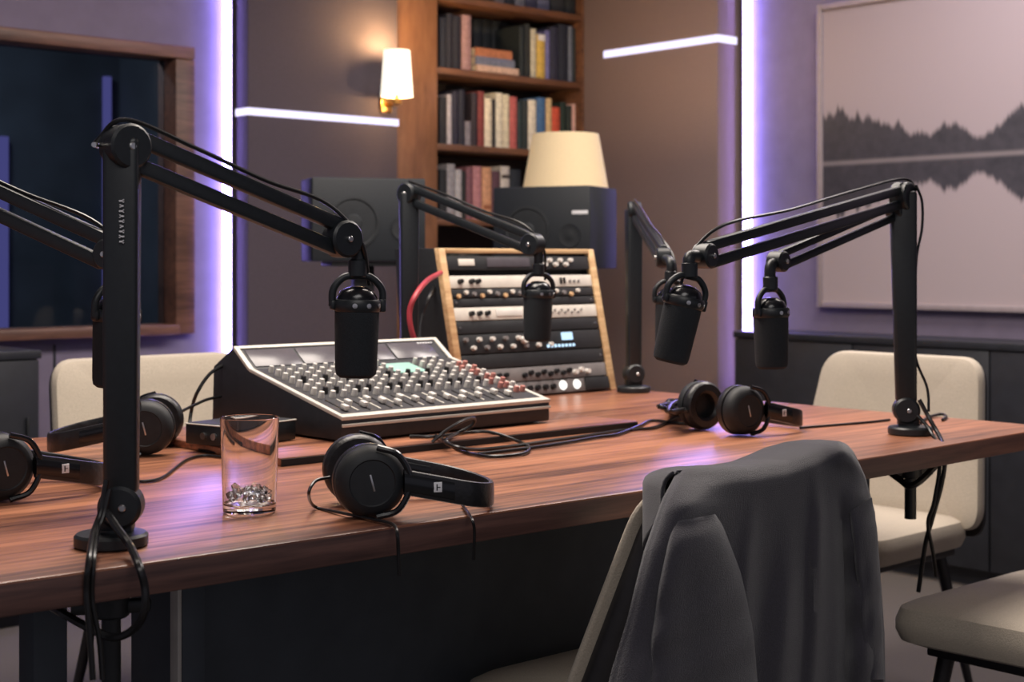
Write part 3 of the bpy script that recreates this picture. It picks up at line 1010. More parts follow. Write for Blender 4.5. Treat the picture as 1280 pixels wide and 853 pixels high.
# ------------------------------------------------------------------ headphones
def headphones(label, loc, rz):
    loc = Vector(loc) + Vector((0, 0, 0.001))
    th = thing('headphones', label, 'headphones', loc, rz, 'studio headphones lying on the table')
    for yc, s in ((0.0, -1), (0.118, 1)):
        Mc = frame_to((0, yc, 0.0475), (0, s, 0), (0, 0, 1))
        bm = bm_new(); lathe(bm, [(0.0455, 0.0), (0.0465, 0.006), (0.0445, 0.016), (0.037, 0.0235), (0.030, 0.0255), (0.0285, 0.024), (0.012, 0.0245), (0, 0.0245)], Mc, 36)
        c = part('ear_cup', bm, M_BLACKM, th)
        bm = bm_new(); lathe(bm, [(0.024, -0.002), (0.040, -0.001), (0.0465, -0.004), (0.0475, -0.010), (0.0465, -0.0165), (0.042, -0.021), (0.030, -0.0215), (0.024, -0.016), (0.024, -0.002)], Mc, 36)
        part('ear_cushion', bm, M_LEATHER, th)
        bm = bm_new(); box(bm, -0.0012, 0.0012, -0.011, 0.011, 0.0240, 0.0252, 0.0004, Mc @ Matrix.Rotation(0.25, 4, 'Z')); part('mark', bm, M_STEEL, c, 'thin bright mark')
        # fork that carries the cup
        yy = yc + s * 0.0265
        bm = bm_new()
        tube(bm, [(0.006, yy - s * 0.004, 0.0475 + 0.045), (0.034, yy, 0.0475 + 0.034), (0.049, yy, 0.0475), (0.034, yy, 0.0475 - 0.034), (0.006, yy - s * 0.004, 0.0475 - 0.0435)], 0.0042, seg=8, n=6)
        part('fork', bm, M_BLACKG, th)
    # headband: flat strip sweeping out and back
    pts = []
    for k in range(9): pts.append((0.040 + 0.075 * k / 8, -0.026 + 0.004 * k / 8))
    for k in range(1, 20):
        a = -math.pi / 2 + math.pi * k / 20
        pts.append((0.115 + 0.056 * math.cos(a), 0.059 + 0.081 * math.sin(a)))
    for k in range(9): pts.append((0.115 - 0.075 * k / 8, 0.140 + 0.004 * k / 8))
    def band(bm, p, wid, thick, zoff=0.0):
        t = bmesh.new(); rr = []
        for i, (x, y) in enumerate(p):
            d = Vector((p[min(i + 1, len(p) - 1)][0] - p[max(i - 1, 0)][0], p[min(i + 1, len(p) - 1)][1] - p[max(i - 1, 0)][1], 0)).normalized()
            nn = Vector((d.y, -d.x, 0))
            zc = 0.0475 - 0.0285 * min(1, max(0, (x - 0.04) / 0.131)) + zoff
            c = Vector((x, y, zc))
            ring = []
            for k in range(12):
                a = 2 * math.pi * k / 12
                ca, sa = math.cos(a), math.sin(a)
                ring.append(t.verts.new(c + nn * (thick * math.copysign(abs(ca) ** 0.6, ca)) + Vector((0, 0, wid * math.copysign(abs(sa) ** 0.45, sa)))))
            rr.append(ring)
        for A, B in zip(rr, rr[1:]):
            for k in range(12):
                j = (k + 1) % 12
                t.faces.new((A[k], A[j], B[j], B[k]))
        t.faces.new(rr[0][::-1]); t.faces.new(rr[-1])
        bmesh.ops.recalc_face_normals(t, faces=t.faces)
        _tmp_merge(bm, t)
    bm = bm_new(); band(bm, pts, 0.0165, 0.0042); hb = part('headband', bm, M_LEATHER, th)
    for rng in (pts[:8], pts[-8:]):
        bm = bm_new(); band(bm, rng, 0.012, 0.0062); part('slider', bm, M_BLACKG, hb)
    bm = bm_new(); box(bm, 0.078, 0.089, -0.0302, -0.0270, 0.0335, 0.0465, 0.0006)
    lp = part('logo_plate', bm, M_WHITE, hb, 'small white square logo plate')
    bm = bm_new()
    box(bm, 0.0815, 0.083, -0.0307, -0.030, 0.036, 0.044); box(bm, 0.083, 0.0865, -0.0307, -0.030, 0.0395, 0.0405)
    part('logo_mark', bm, M_KNOBD, lp, 'dark logo mark')
    return th


hp1 = headphones('headphones with white square logo at the near table edge beside the glass', on_z(462, 648, TZ), math.radians(14))
def hp_copy(label, loc, rz):
    c = copy_tree(hp1)
    loc = Vector(loc) + Vector((0, 0, 0.001))
    c['label'] = label
    c.location = loc
    c.rotation_euler = (0, 0, rz)
    MW[c.name] = Matrix.Translation(Vector(loc)) @ Matrix.Rotation(rz, 4, 'Z')
    return c
hp2 = hp_copy('headphones lying left of the nearest boom stand, partly outside the picture', on_z(-2, 628, TZ), math.radians(43))
hp3 = hp_copy('headphones behind the nearest upright, next to the small black box', on_z(183, 570, TZ) + Vector((-0.118 * 0.087, 0.118 * 0.996, 0)), math.radians(185))
hp4 = hp_copy('headphones lying under the tilted microphone on the far half of the table', on_z(926, 545, TZ), math.radians(33))

def zt(*pp, z=TZ + 0.003):
    return [on_z(x, y, z) for x, y in pp]
# cord of the front headphones: loops out of the ear cup, under it and over the table edge
p1 = on_z(455, 648, TZ)
e1 = on_z(494, 658, TZ + 0.004)
bm = bm_new(); tube(bm, [at_y(412, 597, 1.90), at_y(394, 602, 1.88), at_y(386, 618, 1.87), on_z(394, 634, TZ + 0.004), on_z(425, 641, TZ + 0.004), on_z(468, 650, TZ + 0.004), on_z(489, 655, TZ + 0.004), at_y(496, 664, e1.y - 0.036), at_y(498, 690, e1.y - 0.036), at_y(499, 720, e1.y - 0.034)], 0.0022, seg=8, n=8)
part('cord', bm, M_RUBBER, hp1, world=True)
e2 = on_z(584, 640, TZ + 0.004)
cable([on_z(578, 632, TZ + 0.003), e2, at_y(590, 650, e2.y - 0.055), at_y(593, 664, e2.y - 0.055), at_y(592, 700, e2.y - 0.05)], 0.002, 'thin cable hanging over the front table edge beside the front headphones')
bm = bm_new(); tube(bm, zt((96, 595), (115, 598), (150, 600), (182, 602), (205, 596), (232, 576), (255, 570), (285, 573)), 0.0024, seg=8); part('cord', bm, M_RUBBER, hp2, world=True)
bm = bm_new(); tube(bm, zt((172, 561), (200, 556), (230, 556), (252, 563), (276, 567), (300, 572)), 0.0024, seg=8); part('cord', bm, M_RUBBER, hp3, world=True)
bm = bm_new(); tube(bm, zt((1000, 535), (1012, 534), (1050, 531), (1085, 528), (1112, 525)), 0.0026, seg=8); part('cord', bm, M_RUBBER, hp4, world=True)

# ------------------------------------------------------------------ tumbler
gb = on_z(312, 641, TZ)
gl = thing('drinking_glass', 'clear straight drinking glass with a pebbled icy bottom at the near edge', 'glass', gb)
bm = bm_new()
lathe(bm, [(0, 0.0005), (0.032, 0.0005), (0.0345, 0.003), (0.0385, 0.1235), (0.0384, 0.1252), (0.0378, 0.1258), (0.0372, 0.1252), (0.0371, 0.1235), (0.0333, 0.014), (0.0305, 0.0115), (0, 0.0115)], seg=64)
part('tumbler', bm, M_GLASS, gl, angle=14)
M_ICE = glass('crushed ice', (0.97, 0.98, 1.0), rough=0.05, ior=1.31)
rnd = random.Random(3)
bm = bm_new()
for k in range(70):
    t = bmesh.new(); bmesh.ops.create_icosphere(t, subdivisions=1, radius=rnd.uniform(0.0036, 0.0062))
    for v in t.verts: v.co *= rnd.uniform(0.75, 1.15)
    a, rr = rnd.uniform(0, 6.28), 0.0265 * math.sqrt(rnd.random())
    _tmp_merge(bm, t, Matrix.Translation((rr * math.cos(a), rr * math.sin(a), 0.0185 + 0.013 * rnd.random())))
o = part('crushed_ice', bm, M_ICE, gl, 'clear crushed ice in the bottom', angle=1); o['kind'] = 'stuff'

# ------------------------------------------------------------------ small black box
k0 = on_z(292, 562, RZ); k1 = on_z(370, 550.5, RZ)
kth = math.atan2(k1.y - k0.y, k1.x - k0.x)
kb = thing('audio_interface', 'small flat black audio box at the corner of the mixing console', 'audio box', k0, kth)
kl = (k1 - k0).length
bm = bm_new(); box(bm, 0, kl, 0, 0.115, 0.002, 0.036, 0.002); part('case', bm, M_BLACKP, kb)
bm = bm_new(); box(bm, -0.001, kl + 0.001, -0.001, 0.116, 0.0355, 0.0375, 0.0006); part('lid', bm, M_SILVER, kb, 'pale top plate rim')
bm = bm_new(); box(bm, 0.003, kl - 0.003, 0.003, 0.112, 0.0374, 0.0385); part('top_inlay', bm, M_BLACKM, kb)
bm = bm_new()
for yy in (0.02, 0.045, 0.07): lathe(bm, [(0.006, 0), (0.006, 0.004), (0, 0.004)], frame_to((0.0, yy, 0.018), (-1, 0, 0)), 14)
part('sockets', bm, M_STEEL, kb)

# ------------------------------------------------------------------ table cables
G = 'cables lying on the table'
cable(zt((512, 546), (545, 546), (585, 541), (615, 541), z=RZ + 0.004) + zt((650, 553), (661, 559), (655, 567), (620, 571), (592, 568), (570, 561), z=TZ + 0.004) + zt((556, 551), (545, 545), z=RZ + 0.005), 0.0032, 'cable looped in front of the mixing console', None)
cable([on_z(540, 553, RZ + .003), on_z(556, 540, RZ + .02), on_z(577, 527, RZ + .034), on_z(592, 523, RZ + .034), on_z(590, 532, RZ + .02), on_z(570, 543, RZ + .006), on_z(556, 552, RZ + .004), on_z(575, 560, TZ + .012), on_z(600, 562, TZ + .004), on_z(640, 558, TZ + .004), on_z(690, 551, TZ + .004), on_z(740, 544, TZ + .004), on_z(772, 539, TZ + .004), on_z(795, 537, TZ + .004), on_z(820, 534, TZ + .004), on_z(845, 522, TZ + .004), on_z(862, 516, TZ + .004)], 0.0032, 'long cable with an upright loop running from the mixing console to the far headphones')
cable(zt((598, 568), (650, 562), (700, 555), (745, 547), (772, 543), (800, 532), (815, 526), (845, 529), (880, 531), z=TZ + 0.004), 0.0032, 'cable along the edge of the raised board ending at the far headphones')
rn = random.Random(5)
for q in range(3):
    pts = []
    for k in range(16):
        a = k * 2.1 + q
        pts.append(on_z(851 + 29 * math.cos(a) * (0.3 + 0.7 * rn.random()), 508 + 9 * math.sin(a) * (0.5 + 0.5 * rn.random()), TZ + 0.006 + 0.045 * rn.random()))
    cable(pts, 0.0042, ['tangled cable heap beside the far headphones', 'second cable of the tangled heap beside the far headphones', 'third cable of the tangled heap beside the far headphones'][q])
cable([at_y(282, 455, 2.86), at_y(262, 468, 2.84), at_y(246, 492, 2.82), at_y(239, 515, 2.84), on_z(236, 541, TZ + 0.004)], 0.0036, 'thick cable curving down from the back of the mixing console')
cable([at_y(276, 496, 2.84), at_y(258, 500, 2.8), at_y(240, 508, 2.76), at_y(224, 516, 2.72), at_y(212, 522, 2.7), on_z(206, 552, TZ + 0.004)], 0.003, 'thin cable from the side of the mixing console to the headphones')
# hanging cables at the near stand
ya = bA.y
cable([at_y(133, 600, ya - 0.03), at_y(126, 640, ya - 0.035), at_y(117, 665, ya - 0.06), at_y(111, 700, ya - 0.135), at_y(108, 740, ya - 0.14), at_y(112, 790, ya - 0.14), at_y(116, 850, ya - 0.14)], 0.0034, 'cable running down the nearest stand and over the table edge, outermost')
cable([at_y(137, 612, ya - 0.03), at_y(129, 645, ya - 0.04), at_y(121, 668, ya - 0.06), at_y(117, 702, ya - 0.13), at_y(115, 750, ya - 0.133), at_y(124, 800, ya - 0.13), at_y(128, 850, ya - 0.13)], 0.003, 'cable running down the nearest stand beside the outermost one')
cable([at_y(133, 640, ya - 0.035), at_y(146, 660, ya - 0.05), at_y(162, 682, ya - 0.07), at_y(173, 706, ya - 0.135), at_y(181, 735, ya - 0.14), at_y(180, 765, ya - 0.14), at_y(166, 788, ya - 0.13), at_y(140, 797, ya - 0.12), at_y(105, 782, ya - 0.11), at_y(75, 765, ya - 0.10), at_y(60, 757, ya - 0.06)], 0.0046, 'thick cable looping under the table edge below the nearest stand')
# hanging cables at the right stand
ye = bE.y
cable([at_y(1149, 500, ye - 0.02), at_y(1162, 524, ye - 0.03), at_y(1174, 545, ye - 0.06), at_y(1180, 560, ye - 0.13), at_y(1181, 580, ye - 0.135), at_y(1176, 610, ye - 0.13), at_y(1165, 650, ye - 0.12), at_y(1157, 680, ye - 0.1), at_y(1148, 740, ye - 0.08)], 0.0042, 'cable hanging from the two-armed stand over the table edge')
cable([at_y(1147, 520, ye - 0.02), at_y(1158, 532, ye - 0.03), at_y(1168, 548, ye - 0.06), at_y(1174, 564, ye - 0.13), at_y(1174, 590, ye - 0.132), at_y(1167, 630, ye - 0.13), at_y(1160, 655, ye - 0.12), at_y(1166, 690, ye - 0.1), at_y(1170, 720, ye - 0.08)], 0.0036, 'second cable hanging beside the first from the two-armed stand')
cable([on_z(1150, 529, TZ + 0.004), on_z(1160, 522, TZ + .004), on_z(1176, 518, TZ + .004), on_z(1183, 521, TZ + .004), on_z(1178, 525, TZ + .004)], 0.0030, 'short cable end curling on the table behind the two-armed stand')
cable([at_y(1108, 588, ye - 0.08), at_y(1125, 600, ye - 0.11), at_y(1137, 608, ye - 0.13), at_y(1152, 600, ye - 0.13), at_y(1170, 582, ye - 0.11)], 0.0062, 'thick cable loop hanging under the table edge below the two-armed stand')
# red cable beside the rack
cable([at_y(551, 341, 3.42), at_y(534, 351, 3.28), at_y(519, 370, 3.2), at_y(512, 390, 3.19), at_y(514, 412, 3.19), at_y(522, 436, 3.2)], 0.006, 'red cable looping out beside the oak rack', m=M_RED)
cable([at_y(551, 342, 3.66), at_y(539, 366, 3.47), at_y(527, 396, 3.44), at_y(525, 430, 3.42), at_y(536, 458, 3.38)], 0.005, 'dark cable hanging beside the red cable at the oak rack')

# ------------------------------------------------------------------ chairs
def chair(label, loc, rz, w_top=0.47, w_bot=0.52, z_top=0.84, rake=0.075, z_seat=0.46, sw=0.50, sd=0.46, group='beige upholstered chairs round the table', zb=None, pad=0.042, shell=0.014):
    """upholstered chair; local +y is the way it faces"""
    th = thing('upholstered_chair', label, 'chair', loc, rz, group)
    zb = z_seat - 0.03 if zb is None else zb
    def mback(off):
        def f(x, z, d):
            u = (z - zb) / (z_top - zb)
            y = -sd / 2 + 0.05 - rake * u + 0.10 * (x / (w_bot / 2)) ** 2 * 0.45 - d + off
            return Vector((x, y, z))
        return f
    bm = bm_new(); pillow(bm, rounded(w_bot, w_top, zb, z_top, 0.06), pad, pad * 0.42, mback(0.0), 0.006)
    part('backrest', bm, M_CHAIR, th)
    bm = bm_new(); pillow(bm, rounded(w_bot - 0.012, w_top - 0.012, zb - 0.02, z_top - 0.008, 0.06), shell, shell * 0.42, mback(-pad + 0.0015))
    part('back_shell', bm, M_SHELL, th)
    def mseat(x, y, d):
        return Vector((x, y, z_seat - d - 0.02 * max(0, (y / (sd / 2)) - 0.6) ** 2))
    bm = bm_new(); pillow(bm, rounded(sw - 0.03, sw, -sd / 2 + 0.03, sd / 2, 0.07), 0.075, 0.028, mseat, 0.008)
    part('seat', bm, M_CHAIR, th)
    bm = bm_new(); box(bm, -sw / 2 + 0.05, sw / 2 - 0.05, -sd / 2 + 0.06, sd / 2 - 0.06, z_seat - 0.095, z_seat - 0.073, 0.004)
    part('seat_frame', bm, M_SHELL, th)
    for sx in (-1, 1):
        for sy_ in (-1, 1):
            bm = bm_new()
            cyl(bm, (sx * (sw / 2 - 0.03), sy_ * (sd / 2 - 0.03) - (0.02 if sy_ < 0 else 0), 0.0), (sx * (sw / 2 - 0.085), sy_ * (sd / 2 - 0.085), z_seat - 0.075), 0.009, 0.016, 14)
            part('leg', bm, M_LEG, th)
    return th


# across the table on the left
c = R(at_y(131, 445, 3.72))
chair('beige chair behind the nearest upright, facing across the table by the booth window', W(c.x, 2.98, 0), TH + math.pi, w_top=0.50, w_bot=0.54, z_top=EYE - (443 - HOR) / FPX * 3.60)
# at the right end of the table
chair('beige chair at the right table end, its back below the lake picture', W(3.03, 2.155, 0), TH + math.pi / 2, w_top=0.46, w_bot=0.56, z_top=0.842)
# pushed in at the lower right: only its seat is in the picture
chair('beige chair whose seat shows beside the jacket, its back beyond the picture', W(2.56, 1.325, 0), TH, w_top=0.47, w_bot=0.52, z_top=0.82, sw=0.52)
# the one with the jacket
jc_a, jc_b = 1.685, 1.595
chair('chair with a dark jacket hung over its back at the front table edge', W(jc_a, jc_b, 0), TH, w_top=0.39, w_bot=0.50, z_top=0.772, rake=0.10, z_seat=0.44, sw=0.46, sd=0.35, zb=0.44, pad=0.010, shell=0.042)

# ------------------------------------------------------------------ jacket
def lerp(a, b, t): return a + (b - a) * t
def poly_at(pts, t):
    """piecewise-linear, evenly parametrised by the first column"""
    for (t0, x0, y0), (t1, x1, y1) in zip(pts, pts[1:]):
        if t <= t1:
            u = 0 if t1 == t0 else (t - t0) / (t1 - t0)
            return lerp(x0, x1, u), lerp(y0, y1, u)
    return pts[-1][1:]
def sst(e0, e1, x):
    u = min(1, max(0, (x - e0) / (e1 - e0)))
    return u * u * (3 - 2 * u)
JT = [(0, 847, 591), (0.09, 866, 588), (0.25, 905, 587), (0.42, 945, 585), (0.62, 985, 578), (0.76, 1012, 567), (0.86, 1034, 557), (0.92, 1048, 553), (0.96, 1058, 557), (1, 1066, 566)]
JL = [(0, 847, 591), (0.1, 829, 625), (0.3, 806, 690), (0.55, 786, 768), (0.8, 765, 838), (1, 752, 895)]
JR = [(0, 1066, 566), (0.1, 1080, 596), (0.25, 1092, 640), (0.45, 1098, 705), (0.7, 1104, 790), (1, 1106, 905)]
JB = [(0, 752, 895), (1, 1106, 905)]
NS, NT = 64, 60
def jplace(px, py, off):
    q = on_b(px, py, 1.25 + off)
    return W(q.x, q.y, q.z)
def jfold(s, t):
    f = 0.0
    f += 0.030 * math.exp(-((s - 0.14) / 0.12) ** 2) * sst(0.02, 0.16, t)              # shoulder of the near sleeve
    f += 0.018 * math.exp(-((s - (0.42 + 0.05 * t)) / 0.035) ** 2) * sst(0.05, 0.6, t)
    f += 0.016 * math.exp(-((s - (0.60 + 0.03 * t)) / 0.05) ** 2) * sst(0.1, 0.8, t)
    f += 0.018 * math.exp(-((s - (0.76 - 0.03 * t)) / 0.03) ** 2) * sst(0.0, 0.5, t)
    f += 0.016 * math.exp(-((s - 0.93) / 0.05) ** 2) * sst(0.12, 0.4, t)
    f -= 0.012 * math.exp(-((s - 0.855) / 0.022) ** 2) * sst(0.15, 0.35, t)
    f += 0.014 * math.exp(-((s - 0.92) / 0.06) ** 2) * math.exp(-((t - 0.04) / 0.05) ** 2)
    f += 0.006 * math.sin(17 * s + 5 * t) * 1.0 * sst(0.1, 0.6, t)
    f += 0.004 * math.sin(31 * t + 9 * s) * math.exp(-((s - 0.93) / 0.06) ** 2) * sst(0.15, 0.25, t)
    return f
jk = thing('jacket', 'dark grey wool jacket draped over the chair back at the front table edge', 'jacket', W(1.66, 1.26, 0.2), TH)
bm = bm_new()
grid = []
for j in range(-14, NT + 1):
    row = []
    for i in range(NS + 1):
        s = i / NS
        tx, ty = poly_at(JT, s)
        if j >= 0:
            t = j / NT
            lx, ly = poly_at(JL, t); rx, ry = poly_at(JR, t)
            bx, by = lerp(752, 1106, s), lerp(895, 905, s)
            l0, r0_ = (847, 591), (1066, 566)
            x = lerp(lx, rx, s) + lerp(tx, bx, t) - (lerp(lerp(l0[0], r0_[0], s), lerp(752, 1106, s), t))
            y = lerp(ly, ry, s) + lerp(ty, by, t) - (lerp(lerp(l0[1], r0_[1], s), lerp(895, 905, s), t))
            edge = 0.012 * (math.exp(-(s / 0.03) ** 2) + math.exp(-((1 - s) / 0.03) ** 2))
            off = -jfold(s, t) + edge - 0.018 * math.sin(min(1, t / 0.08) * math.pi / 2) + 0.0
            row.append(bm.verts.new(jplace(x, y, off)))
        else:
            # over the top edge and down the inside of the back
            k = -j
            p = jplace(tx, ty, 0.0)
            ang = min(k / 6, 1) * math.pi / 2
            tap = min(1, 0.22 + 0.78 * sst(0.0, 0.22, s)); fwd = 0.125 * math.sin(ang) * tap
            dn = 0.03 * (1 - math.cos(ang)) + max(0, k - 6) * 0.012 * tap
            row.append(bm.verts.new(p + W(0, fwd) + Vector((0, 0, -dn))))
    grid.append(row)
for A, B in zip(grid, grid[1:]):
    for i in range(NS):
        bm.faces.new((A[i], B[i], B[i + 1], A[i + 1]))
bmesh.ops.recalc_face_normals(bm, faces=bm.faces)
o = part('jacket_body', bm, M_JACKET, jk, world=True, angle=80)
md = o.modifiers.new('thickness', 'SOLIDIFY'); md.thickness = 0.004; md.offset = 0

def sleeve(L, Rr, depth, crease, base):
    """flattened hanging tube between two outline curves"""
    bm = bm_new(); rings = []
    n, m = 40, 28
    for j in range(n + 1):
        t = j / n
        lx, ly = poly_at(L, t); rx, ry = poly_at(Rr, t)
        ring = []
        for k in range(m):
            a = 2 * math.pi * k / m
            s = 0.5 - 0.5 * math.cos(a)
            x, y = lerp(lx, rx, s), lerp(ly, ry, s)
            dd = depth * (0.35 + 0.65 * sst(0, 0.16, t)) * math.copysign(abs(math.sin(a)) ** 0.8, math.sin(a))
            dd += crease * math.exp(-((s - 0.38) / 0.08) ** 2) * sst(0.1, 0.4, t) * (1 if math.sin(a) > 0 else 0)
            dd += 0.003 * math.sin(23 * t + 6 * s) * sst(0.2, 0.5, t)
            q = on_b(x, y, base - dd)
            ring.append(bm.verts.new(W(q.x, q.y, q.z)))
        rings.append(ring)
    for A, B in zip(rings, rings[1:]):
        for k in range(m):
            j = (k + 1) % m
            bm.faces.new((A[k], A[j], B[j], B[k]))
    bm.faces.new(rings[0][::-1]); bm.faces.new(rings[-1])
    for _ in range(5):
        bmesh.ops.smooth_vert(bm, verts=[v for r_ in rings[1:-1] for v in r_], factor=0.5, use_axis_x=True, use_axis_y=True, use_axis_z=True)
    bmesh.ops.recalc_face_normals(bm, faces=bm.faces)
    return bm
SL = [(0, 845, 652), (0.08, 836, 668), (0.3, 822, 730), (0.6, 812, 800), (1, 806, 890)]
SR = [(0, 894, 643), (0.08, 904, 655), (0.3, 928, 716), (0.6, 944, 790), (1, 952, 885)]
part('sleeve', sleeve(SL, SR, 0.03, -0.012, 1.208), M_JACKET, jk, world=True, angle=80)
SL2 = [(0, 1062, 640), (0.15, 1064, 670), (0.5, 1072, 740), (1, 1076, 850)]
SR2 = [(0, 1090, 622), (0.15, 1097, 660), (0.5, 1102, 740), (1, 1106, 850)]
part('sleeve', sleeve(SL2, SR2, 0.02, -0.006, 1.228), M_JACKET, jk, world=True, angle=80)

# ------------------------------------------------------------------ loudspeakers on stands
def speaker(label, p_left, p_right, z0, z1, depth, logo):
    d = (p_right - p_left); wdt = d.length
    rz = math.atan2(d.y, d.x)
    st = thing('speaker_stand', 'black post stand under the ' + ('loudspeaker left of the bookcase' if not logo else 'loudspeaker with white name plate'), 'speaker stand', Vector((p_left.x + d.x / 2, p_left.y + d.y / 2, 0)) + Vector((-math.sin(rz), math.cos(rz), 0)) * depth / 2, rz, 'speaker stands behind the table')
    bm = bm_new(); box(bm, -0.15, 0.15, -0.13, 0.13, 0, 0.02, 0.004); part('base_plate', bm, M_BLACKM, st)
    bm = bm_new(); box(bm, -0.03, 0.03, -0.03, 0.03, 0.02, z0 - 0.014, 0.004); part('post', bm, M_BLACKM, st)
    bm = bm_new(); box(bm, -0.11, 0.11, -0.09, 0.09, z0 - 0.014, z0 - 0.001, 0.003); part('top_plate', bm, M_BLACKM, st)
    th = thing('loudspeaker', label, 'loudspeaker', Vector((p_left.x, p_left.y, z0)), rz)
    h = z1 - z0
    bm = bm_new(); box(bm, 0, wdt, 0, depth, 0, h, 0.006); part('cabinet', bm, M_SPK, th)
    Mf = lambda x, z: frame_to((x, 0.0, z), (0, -1, 0), (0, 0, 1))
    bm = bm_new(); lathe(bm, [(0.078, -0.001), (0.078, 0.003), (0.070, 0.004), (0.066, 0.001), (0.06, 0.002), (0.026, -0.004 + 0.005), (0.022, 0.006), (0, 0.009)], Mf(wdt * 0.36, h * 0.46), 36)
    part('woofer', bm, M_CONE, th)
    bm = bm_new(); lathe(bm, [(0.036, -0.001), (0.036, 0.003), (0.030, 0.002), (0.012, 0.001), (0, 0.006)], Mf(wdt * 0.80, h * 0.40), 28)
    part('tweeter', bm, M_CONE, th)
    if logo:
        bm = bm_new(); box(bm, wdt * 0.82, wdt * 0.98, -0.002, 0.0005, h * 0.655, h * 0.70, 0.0005); part('name_plate', bm, M_WHITE, th, 'small white name plate')
    return th


pl, pr = at_y(390, 0, 4.28), at_y(532, 0, 4.38)
speaker('black loudspeaker on the wall side below the sconce, left of the bookcase', pl, pr, EYE - (327 - HOR) / FPX * 4.35, EYE + (HOR - 221.5) / FPX * 4.30, 0.2, False)
pl, pr = at_y(616, 0, 4.66), at_y(737, 0, 4.52)
speaker('black loudspeaker with white name plate in front of the beige lamp', pl, pr, EYE - (336 - HOR) / FPX * 4.55, EYE + (HOR - 232.5) / FPX * 4.56, 0.23, True)

# ------------------------------------------------------------------ lamps
lY = 5.25
lp_ = at_y(707, 0, lY)
fl = thing('floor_lamp', 'floor lamp with wide beige shade standing in front of the bookcase corner', 'lamp', Vector((lp_.x, lp_.y, 0)))
zt_, zb_ = EYE + (HOR - 168) / FPX * lY, EYE + (HOR - 242) / FPX * lY
rt_, rb_ = 41.5 / FPX * lY, 54.5 / FPX * lY
bm = bm_new(); lathe(bm, [(0.13, 0), (0.13, 0.012), (0.03, 0.022), (0, 0.022)], seg=40); part('base', bm, M_BRASS, fl)
bm = bm_new(); cyl(bm, (0, 0, 0.02), (0, 0, zb_ + 0.06), 0.011); part('pole', bm, M_BRASS, fl)
bm = bm_new(); lathe(bm, [(rb_, zb_), (rt_, zt_), (rt_ - 0.003, zt_), (rb_ - 0.003, zb_), (rb_, zb_)], seg=48)
for k in range(3):
    a = k * 2.094
    tube(bm, [(0, 0, zt_ - 0.02), ((rt_ - .002) * math.cos(a), (rt_ - .002) * math.sin(a), zt_ - 0.004)], 0.002, seg=6, smooth=False)
part('lamp_shade', bm, M_SHADE2, fl)
bm = bm_new(); lathe(bm, [(0.013, zb_ + 0.06), (0.014, zb_ + 0.085), (0.03, zb_ + 0.12), (0.022, zb_ + 0.145), (0, zb_ + 0.15)], seg=20); part('bulb', bm, emitter('bulb warm', (1, 0.8, 0.5), 6.0), fl)
def point(name, loc, power, col, r):
    d = bpy.data.lights.new(name, 'POINT'); d.energy = power; d.color = col; d.shadow_soft_size = r
    o = bpy.data.objects.new(name, d); o.location = loc; COL.objects.link(o); return o
point('floor_lamp_light', (lp_.x, lp_.y, zt_ - 0.015), 16.0, (1.0, 0.72, 0.42), 0.03)

sY = 5.44
scp = at_y(496, 0, sY)
szt, szb = EYE + (HOR - 63) / FPX * sY, EYE + (HOR - 121) / FPX * sY
wp = on_b(481, 129, BL)
ws = thing('wall_sconce', 'lit brass wall sconce with small cream shade beside the bookcase', 'wall lamp', W(wp.x, BL, wp.z), TH)
bm = bm_new(); box(bm, -0.026, 0.026, -0.012, -0.001, -0.036, 0.036, 0.004); part('back_plate', bm, M_BRASS, ws)
sl_ = R(Vector((scp.x, scp.y, 0))) - Vector((wp.x, BL, 0))
bm = bm_new()
tube(bm, [(0, -0.012, -0.008), (sl_.x * 0.45, sl_.y * 0.75, -0.012), (sl_.x, sl_.y, -0.008), (sl_.x, sl_.y, szb - wp.z + 0.03)], 0.007, seg=10)
cyl(bm, (sl_.x, sl_.y, -0.014), (sl_.x, sl_.y, 0.006), 0.018, bev=0.002)
box(bm, min(0, sl_.x), max(0, sl_.x), -0.03, -0.018, 0.012, 0.024, 0.003)
part('arm', bm, M_BRASS, ws)
r_t, r_b = 16.5 / FPX * sY, 20.5 / FPX * sY
bm = bm_new(); lathe(bm, [(r_b, szb), (r_t, szt), (r_t - 0.002, szt), (r_b - 0.002, szb), (r_b, szb)], Matrix.Translation((sl_.x, sl_.y, -wp.z)), 36)
tube(bm, [(sl_.x - r_b + .002, sl_.y, szb - wp.z + 0.01), (sl_.x + r_b - .002, sl_.y, szb - wp.z + 0.01)], 0.002, seg=6, smooth=False)
part('lamp_shade', bm, M_SHADE, ws)
bm = bm_new(); lathe(bm, [(0.009, szb + 0.03), (0.02, szb + 0.07), (0.016, szb + 0.09), (0, szb + 0.096)], Matrix.Translation((sl_.x, sl_.y, -wp.z)), 16); part('bulb', bm, emitter('bulb warm', (1, 0.8, 0.5), 6.0), ws)
point('sconce_light_up', (scp.x, scp.y, szt + 0.005), 7.5, (1.0, 0.62, 0.26), 0.025)
point('sconce_light_down', (scp.x, scp.y, szb - 0.012), 5.0, (1.0, 0.62, 0.26), 0.02)

